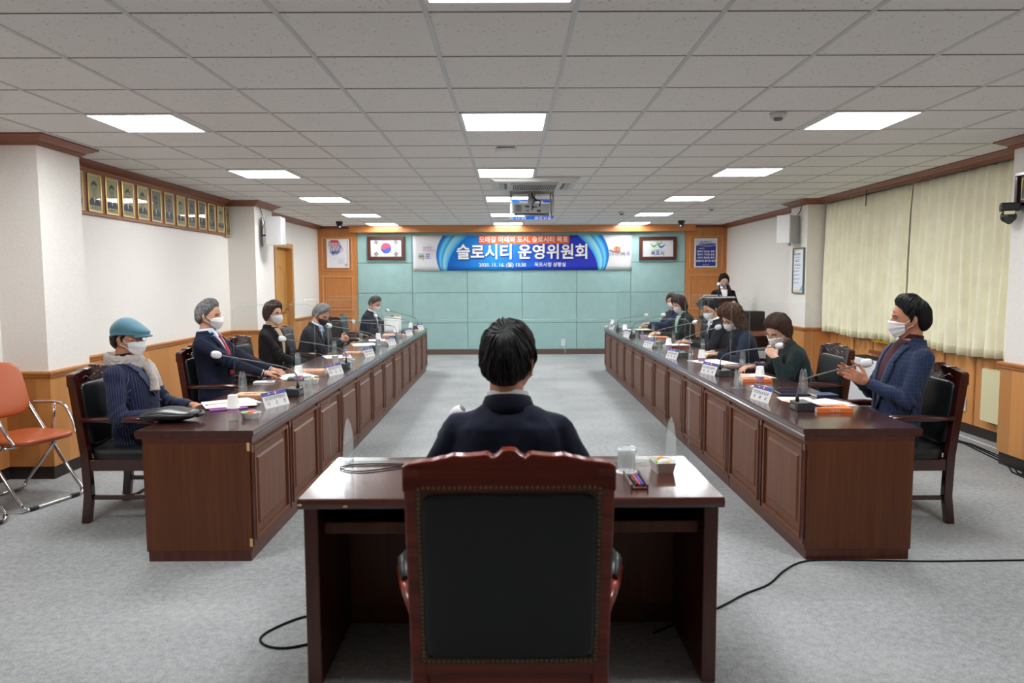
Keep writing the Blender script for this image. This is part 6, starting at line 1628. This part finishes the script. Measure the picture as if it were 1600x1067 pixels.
        for sd in (-1, 1):
            bb = B()
            for (e0, e1) in ((-17, 8), (-43, -20)):
                bb.tube([HP(head_pt(azel(sd*62, e0), False)*1.05), HP(head_pt(azel(sd*76, (e0+e1)/2), False)*1.04), HP(Vector((sd*0.083, -0.002, 0.018 if e1 > 0 else -0.030)))], 0.0021, 6)
            bb.build('ear_loop', mask, mp)
    if glasses:
        gm = glasses; bb = B()
        for sd in (-1, 1):
            bb.tube([HP((sd*0.033+0.024*math.cos(a), 0.0905-0.004*abs(math.cos(a)), 0.001+0.0165*math.sin(a))) for a in [k*PI/10 for k in range(20)]], 0.0014, 6, closed=True)
            bb.tube([HP((sd*0.057, 0.087, 0.006)), HP((sd*0.072, 0.07, 0.008)), HP((sd*0.080, 0.0, 0.010)), HP((sd*0.078, -0.018, 0.004))], 0.0014, 6)
        bb.tube([HP((-0.010, 0.091, 0.005)), HP((0, 0.094, 0.008)), HP((0.010, 0.091, 0.005))], 0.0013, 6)
        g = bb.build('glasses', gm, t); bb = B()
        for sd in (-1, 1):
            bb.add([HP((sd*0.033+0.023*math.cos(a), 0.0895, 0.001+0.0155*math.sin(a))) for a in [k*PI/8 for k in range(16)]], [tuple(range(16))])
        bb.build('lens', glassm, g)
    return t, HP, Hm, front, TP, L, s
def lay(t, name, b, mat, lab=None, **k):
    o = b.build(name, mat, t, **k)
    if lab: o['label'] = lab
    return o
tableh = 0.735
ONT = lambda x, y, z=tableh: (x, y, z)
GDARK = plain('dark_glasses_rim', (30, 26, 28), 0.3); GSIL = plain('silver_glasses_rim', (190, 186, 180), 0.25, 1)

# left row, facing +x
# 1 man in the blue cap
r = person('man in a blue flat cap, white mask, pinstriped jacket and grey scarf', (-2.42, 4.80), -PI/2, 1.245, head=(6, 0, 0), lean=-7, hands={1: dict(w=(0.19, 0.25, 0.68), d=(-0.3, 1, -0.1), pole=(0.7, -0.6, -1)), -1: dict(w=(-0.16, 0.28, 0.67), d=(0.2, 1, -0.1), pole=(-0.8, -0.4, -1))},
           jacket='stripe', shirt='dark', hairc='black', style='cap', glasses=GSIL, skin='d', vox=0.006, seed=2, collar=False, vlow=0.45)
t, HP, Hm, front, TP, L, s = r
capm = fabric('blue_felt', (84, 126, 142), 0.95, 0.3, 900, 0.35, 0.06)
b = B(); rings = []
for i in range(15):
    e = -8+98*i/14; ring = []
    for j in range(48):
        a = 360*j/48; d = azel(a, max(e, 0)); fr = max(0, math.cos(math.radians(a)))
        x = 0.098*math.sin(math.radians(a))*math.cos(math.radians(max(0, e)))**0.8; y = (0.110+0.036*fr)*math.cos(math.radians(a))*math.cos(math.radians(max(0, e)))**0.85+0.0
        z = 0.028+(0.099-0.056*sst(-0.03, 0.15, y))*math.sin(math.radians(max(0, e)))**0.8-0.006*sst(0.02, 0.13, y)+(-0.010 if e < 0 else 0)-0.014*sst(0, -0.1, y)
        if e < 0: x *= 0.93; y *= 0.94
        ring.append(HP((x, y, z+0.016)))
    rings.append(ring)
b.loft(rings); lay(t, 'flat_cap', b, capm, 'light blue felt flat cap', fix=True)
b = B(); rings = []
for q, th_ in ((0, 0.006), (0.5, 0.007), (1, 0.004)):
    pass
def brim(u, v):
    a = math.radians(-52+104*v); rr = 0.118+0.040*u*math.cos(a*1.3); return HP((rr*math.sin(a)*0.70, rr*math.cos(a)+0.002, 0.044-0.018*u-0.012*abs(math.sin(a))))
b.loft([[brim(i/5, j/20) for j in range(21)] for i in range(6)], cap=False, closed=False); o = lay(t, 'cap_brim', b, capm); o.modifiers.new('s', 'SOLIDIFY').thickness = 0.008
scm = fabric('grey_scarf_wool', (186, 178, 172), 0.95, 0.3, 300, 0.6, 0.08)
b = B(); pts = []
for k in range(28):
    a = 2*PI*k/28; pts.append(TP(0.088*math.sin(a), -0.012+0.088*math.cos(a), L*0.965+0.018-0.020*math.cos(a)+0.006*math.sin(3*a)))
b.tube(pts, [0.030+0.004*math.sin(k*2.1) for k in range(28)], 14, closed=True)
pts = []
for k in range(28):
    a = 2*PI*k/28; pts.append(TP(0.094*math.sin(a), -0.006+0.10*math.cos(a), L*0.925+0.008-0.034*math.cos(a)))
b.tube(pts, [0.026+0.004*math.cos(k*1.7) for k in range(28)], 14, closed=True)
for x0, x1, ln in ((0.010, 0.035, 0.16), (-0.012, -0.005, 0.14)):
    b.tube([front(x0, L*0.92, 0.035), front((x0+x1)/2, L*0.86, 0.045), front(x1, L*0.86-ln*0.5, 0.035), front(x1*1.2, L*0.86-ln, 0.028)], [0.022, 0.028, 0.024, 0.030], 12)
b.ell(front(0.004, L*0.89, 0.045), (0.032, 0.030, 0.032))
def rib(v): return 0.0022*math.sin(v.x*420+v.z*260)+0.003*mnoise.noise(v*30)
link(finish(b, 0.0055, 2, rib), 'scarf', scm, t)
b = B(); 
for x, hh in ((0.055, 0.52), (-0.055, 0.52), (0.055, 0.36), (-0.055, 0.36)):
    p = front(x, L*hh, 0.012); b.ell(p, (0.011, 0.006, 0.011), 10, 6)
lay(t, 'button', b, MT['black'])['kind'] = 'stuff'
# 2 man with the red tie
person('grey-haired man in a navy suit, white mask and red tie, sitting upright', (-2.44, 6.16), -PI/2, 1.325, head=(4, -2, 0), lean=-6, hands={1: dict(w=(0.10, 0.42, 0.745), d=(-0.5, 1, 0), pole=(0.8, -0.4, -1)), -1: dict(w=(-0.10, 0.43, 0.745), d=(0.5, 1, 0), pole=(-0.8, -0.4, -1))},
       jacket='navy', shirt='blue', tie='red', hairc='salt', style='men', skin='m', seed=3)
# 3 woman in the beige turtleneck
r = person('woman with short brown hair in a black jacket over a beige turtleneck', (-2.42, 7.48), -PI/2, 1.275, head=(22, 0, 0), lean=3, fem=True, twist=-8, hands={1: dict(w=(0.05, 0.36, 0.66), d=(-0.2, 1, 0)), -1: dict(w=(-0.06, 0.36, 0.66), d=(0.2, 1, 0))},
       jacket='black', shirt='beige', hairc='brown', style='short', glasses=GDARK, skin='l', seed=4, vlow=0.15)
b = B(); b.ell(r[1]((0.086, -0.004, -0.035)), (0.006, 0.006, 0.006), 8, 6); lay(r[0], 'earring', b, MT['white'])
# 4 man in the black mask
person('grey-haired man in a navy suit and black mask, looking down with clasped hands', (-2.42, 8.78), -PI/2, 1.225, head=(22, 28, 0), lean=12, bend=14, hands={1: dict(w=(0.06, 0.44, 0.80), d=(-0.75, 0.6, 0.25), palm=(-0.6, -0.4, -0.2), side=-1, curl=1.1), -1: dict(w=(-0.06, 0.45, 0.79), d=(0.75, 0.6, 0.25), palm=(0.6, -0.4, 0.2), curl=1.1)},
       jacket='char', shirt='blue', tie='navy', hairc='grey', style='men', mask=MASKB, skin='m', seed=5, vox=0.007)
# 5 man leafing through papers
person('man in a navy jacket and open white shirt, leafing through white papers', (-2.30, 11.78), -PI/2, 1.25, head=(28, 22, 0), lean=10, bend=10, hands={1: dict(w=(0.25, 0.40, 0.78), d=(0.2, 1, -0.1), curl=0.4), -1: dict(w=(-0.04, 0.45, 0.93), d=(0.3, 1, 0.1), curl=0.5)},
       jacket='navy', shirt='white', hairc='dgrey', style='crew', masktype='flat', skin='m', seed=6, vlow=0.2, vox=0.008)
# right row, facing -x
# f clapping man
cl = {1: dict(w=(0.075, 0.22, 0.865), d=(-0.30, 0.85, 0.42), palm=(-1, -0.1, -0.1), side=-1, curl=0.12, pole=(0.6, -0.5, -1.0), thumb=0.0), -1: dict(w=(-0.045, 0.19, 0.845), d=(0.05, 0.85, 0.40), palm=(1, -0.1, 0.0), side=1, curl=0.20, pole=(-0.6, -0.4, -1.0), thumb=0.0)}
person('black-haired man in a blue plaid jacket and white mask, clapping his hands', (2.45, 4.72), PI/2, 1.355, head=(14, 0, 0), lean=-9, hands=cl,
       jacket='plaid', shirt='maroon', hairc='black', style='men', masktype='flat', skin='d', seed=7, vox=0.0048, vlow=0.2, hs=1.10, sw=1.05)
# e woman in the dark green coat
r = person('woman with short brown hair in a dark green coat, leaning over the table', (2.42, 6.12), PI/2, 1.20, head=(-26, 28, -6), lean=14, bend=16, fem=True, hands={-1: dict(w=(-0.12, 0.27, 0.86), d=(0.45, 0.45, 0.6), palm=(0.6, -0.5, -0.3), curl=0.8, pole=(-0.45, -0.5, -1)), 1: dict(w=(0.20, 0.34, 0.75), d=(-0.3, 1, 0), pole=(0.9, -0.4, -0.6))},
       jacket='green', shirt='dark', hairc='brown', style='short', masktype='flat', glasses=GDARK, skin='l', seed=8, hs=1.12, s=0.97, vlow=0.2, vox=0.0055)
b = B()
for k in range(7): b.tube([r[3](-0.02+0.01*k, r[5]*(0.86-0.02*j), 0.009) for j in range(3)], 0.003, 5)
lay(r[0], 'neck_scarf', b, SH['white'])
# d woman with long curly hair
person('woman with long curly auburn hair in a deep navy coat', (2.44, 7.50), PI/2, 1.225, head=(-20, 26, -6), lean=14, bend=14, fem=True, hands={-1: dict(w=(-0.10, 0.36, 0.75), d=(0.4, 1, 0), pole=(-1, -0.3, -0.6)), 1: dict(w=(0.10, 0.36, 0.75), d=(-0.4, 1, 0))},
       jacket='dnavy', shirt='dark', hairc='auburn', style='curly', masktype='flat', glasses=GDARK, skin='l', seed=9, s=0.98, vox=0.0065)
# c man with glasses
person('man with short black hair and thin glasses in a dark suit and tie, looking down', (2.56, 8.98), PI/2, 1.25, head=(-24, 18, 0), lean=8, bend=10, hands={-1: dict(w=(-0.10, 0.42, 0.745), d=(0.5, 1, 0)), 1: dict(w=(0.10, 0.42, 0.745), d=(-0.5, 1, 0))},
       jacket='char', shirt='white', tie='dark', hairc='black', style='men', glasses=GSIL, skin='m', seed=10, vox=0.007)
# b woman with straight black hair
person('woman with straight black hair in a black-green jacket over a teal blouse', (2.48, 10.38), PI/2, 1.265, head=(-26, 20, 0), lean=7, bend=8, fem=True, twist=14, hands={-1: dict(w=(-0.10, 0.40, 0.745), d=(0.4, 1, 0)), 1: dict(w=(0.10, 0.40, 0.745), d=(-0.4, 1, 0))},
       jacket='dgreen', shirt='teal', hairc='plum', style='bob', masktype='flat', skin='l', seed=11, s=0.97, vlow=0.15, vox=0.008, collar=False)
# a woman in navy
person('woman in a navy knit jacket turned to the camera, farthest on the right', (2.62, 11.85), PI/2, 1.255, head=(-62, 6, 0), lean=4, fem=True, twist=24, hands={-1: dict(w=(-0.12, 0.42, 0.80), d=(0.2, 1, 0)), 1: dict(w=(0.12, 0.42, 0.745), d=(-0.2, 1, 0))},
       jacket='navyk', shirt='dark', hairc='plum', style='short', masktype='flat', glasses=GDARK, skin='l', seed=12, s=0.96, vlow=0.2, vox=0.008, collar=False)
# standing speaker, facing the camera
r = person('woman standing at the lectern in a black jacket, white top and grey mask', (3.72, 13.05), PI-0.10, 1.565, head=(-4, 8, 0), lean=0, fem=True, standing=True, hands={-1: dict(w=(-0.12, 0.30, 1.10), d=(0.2, 1, 0)), 1: dict(w=(0.12, 0.30, 1.10), d=(-0.2, 1, 0))},
       jacket='black', shirt='white', hairc='black', style='short', mask=MASKG, masktype='kf', glasses=GSIL, skin='l', seed=13, s=0.97, vlow=0.3, vox=0.009, collar=False)
t, HP = r[0], r[1]
b = B(); b.tube([HP((-0.05, -0.06, -0.03)), HP((-0.085, -0.05, -0.09)), HP((-0.11, -0.01, -0.15)), HP((-0.12, 0.02, -0.20))], [0.025, 0.034, 0.030, 0.012], 10); lay(t, 'ponytail', b, MT['black'])
# the man in the foreground, seen from behind
r = person('dark-haired man in a dark navy suit seen from behind, seated at the foreground desk', (-0.01, 2.44), 0, 1.33, head=(9, 6, 0), lean=8, bend=10, hands={-1: dict(w=(-0.20, 0.34, 0.745), d=(0.3, 1, 0), pole=(-0.8, -0.4, -1)), 1: dict(w=(0.20, 0.34, 0.745), d=(-0.3, 1, 0), pole=(0.8, -0.4, -1))},
       jacket='navyb', shirt='white', tie='navy', hairc='black', style='men', skin='d', seed=14, spot=azel(200, 62), s=1.0, hs=1.10, sw=0.96, vox=0.0055)
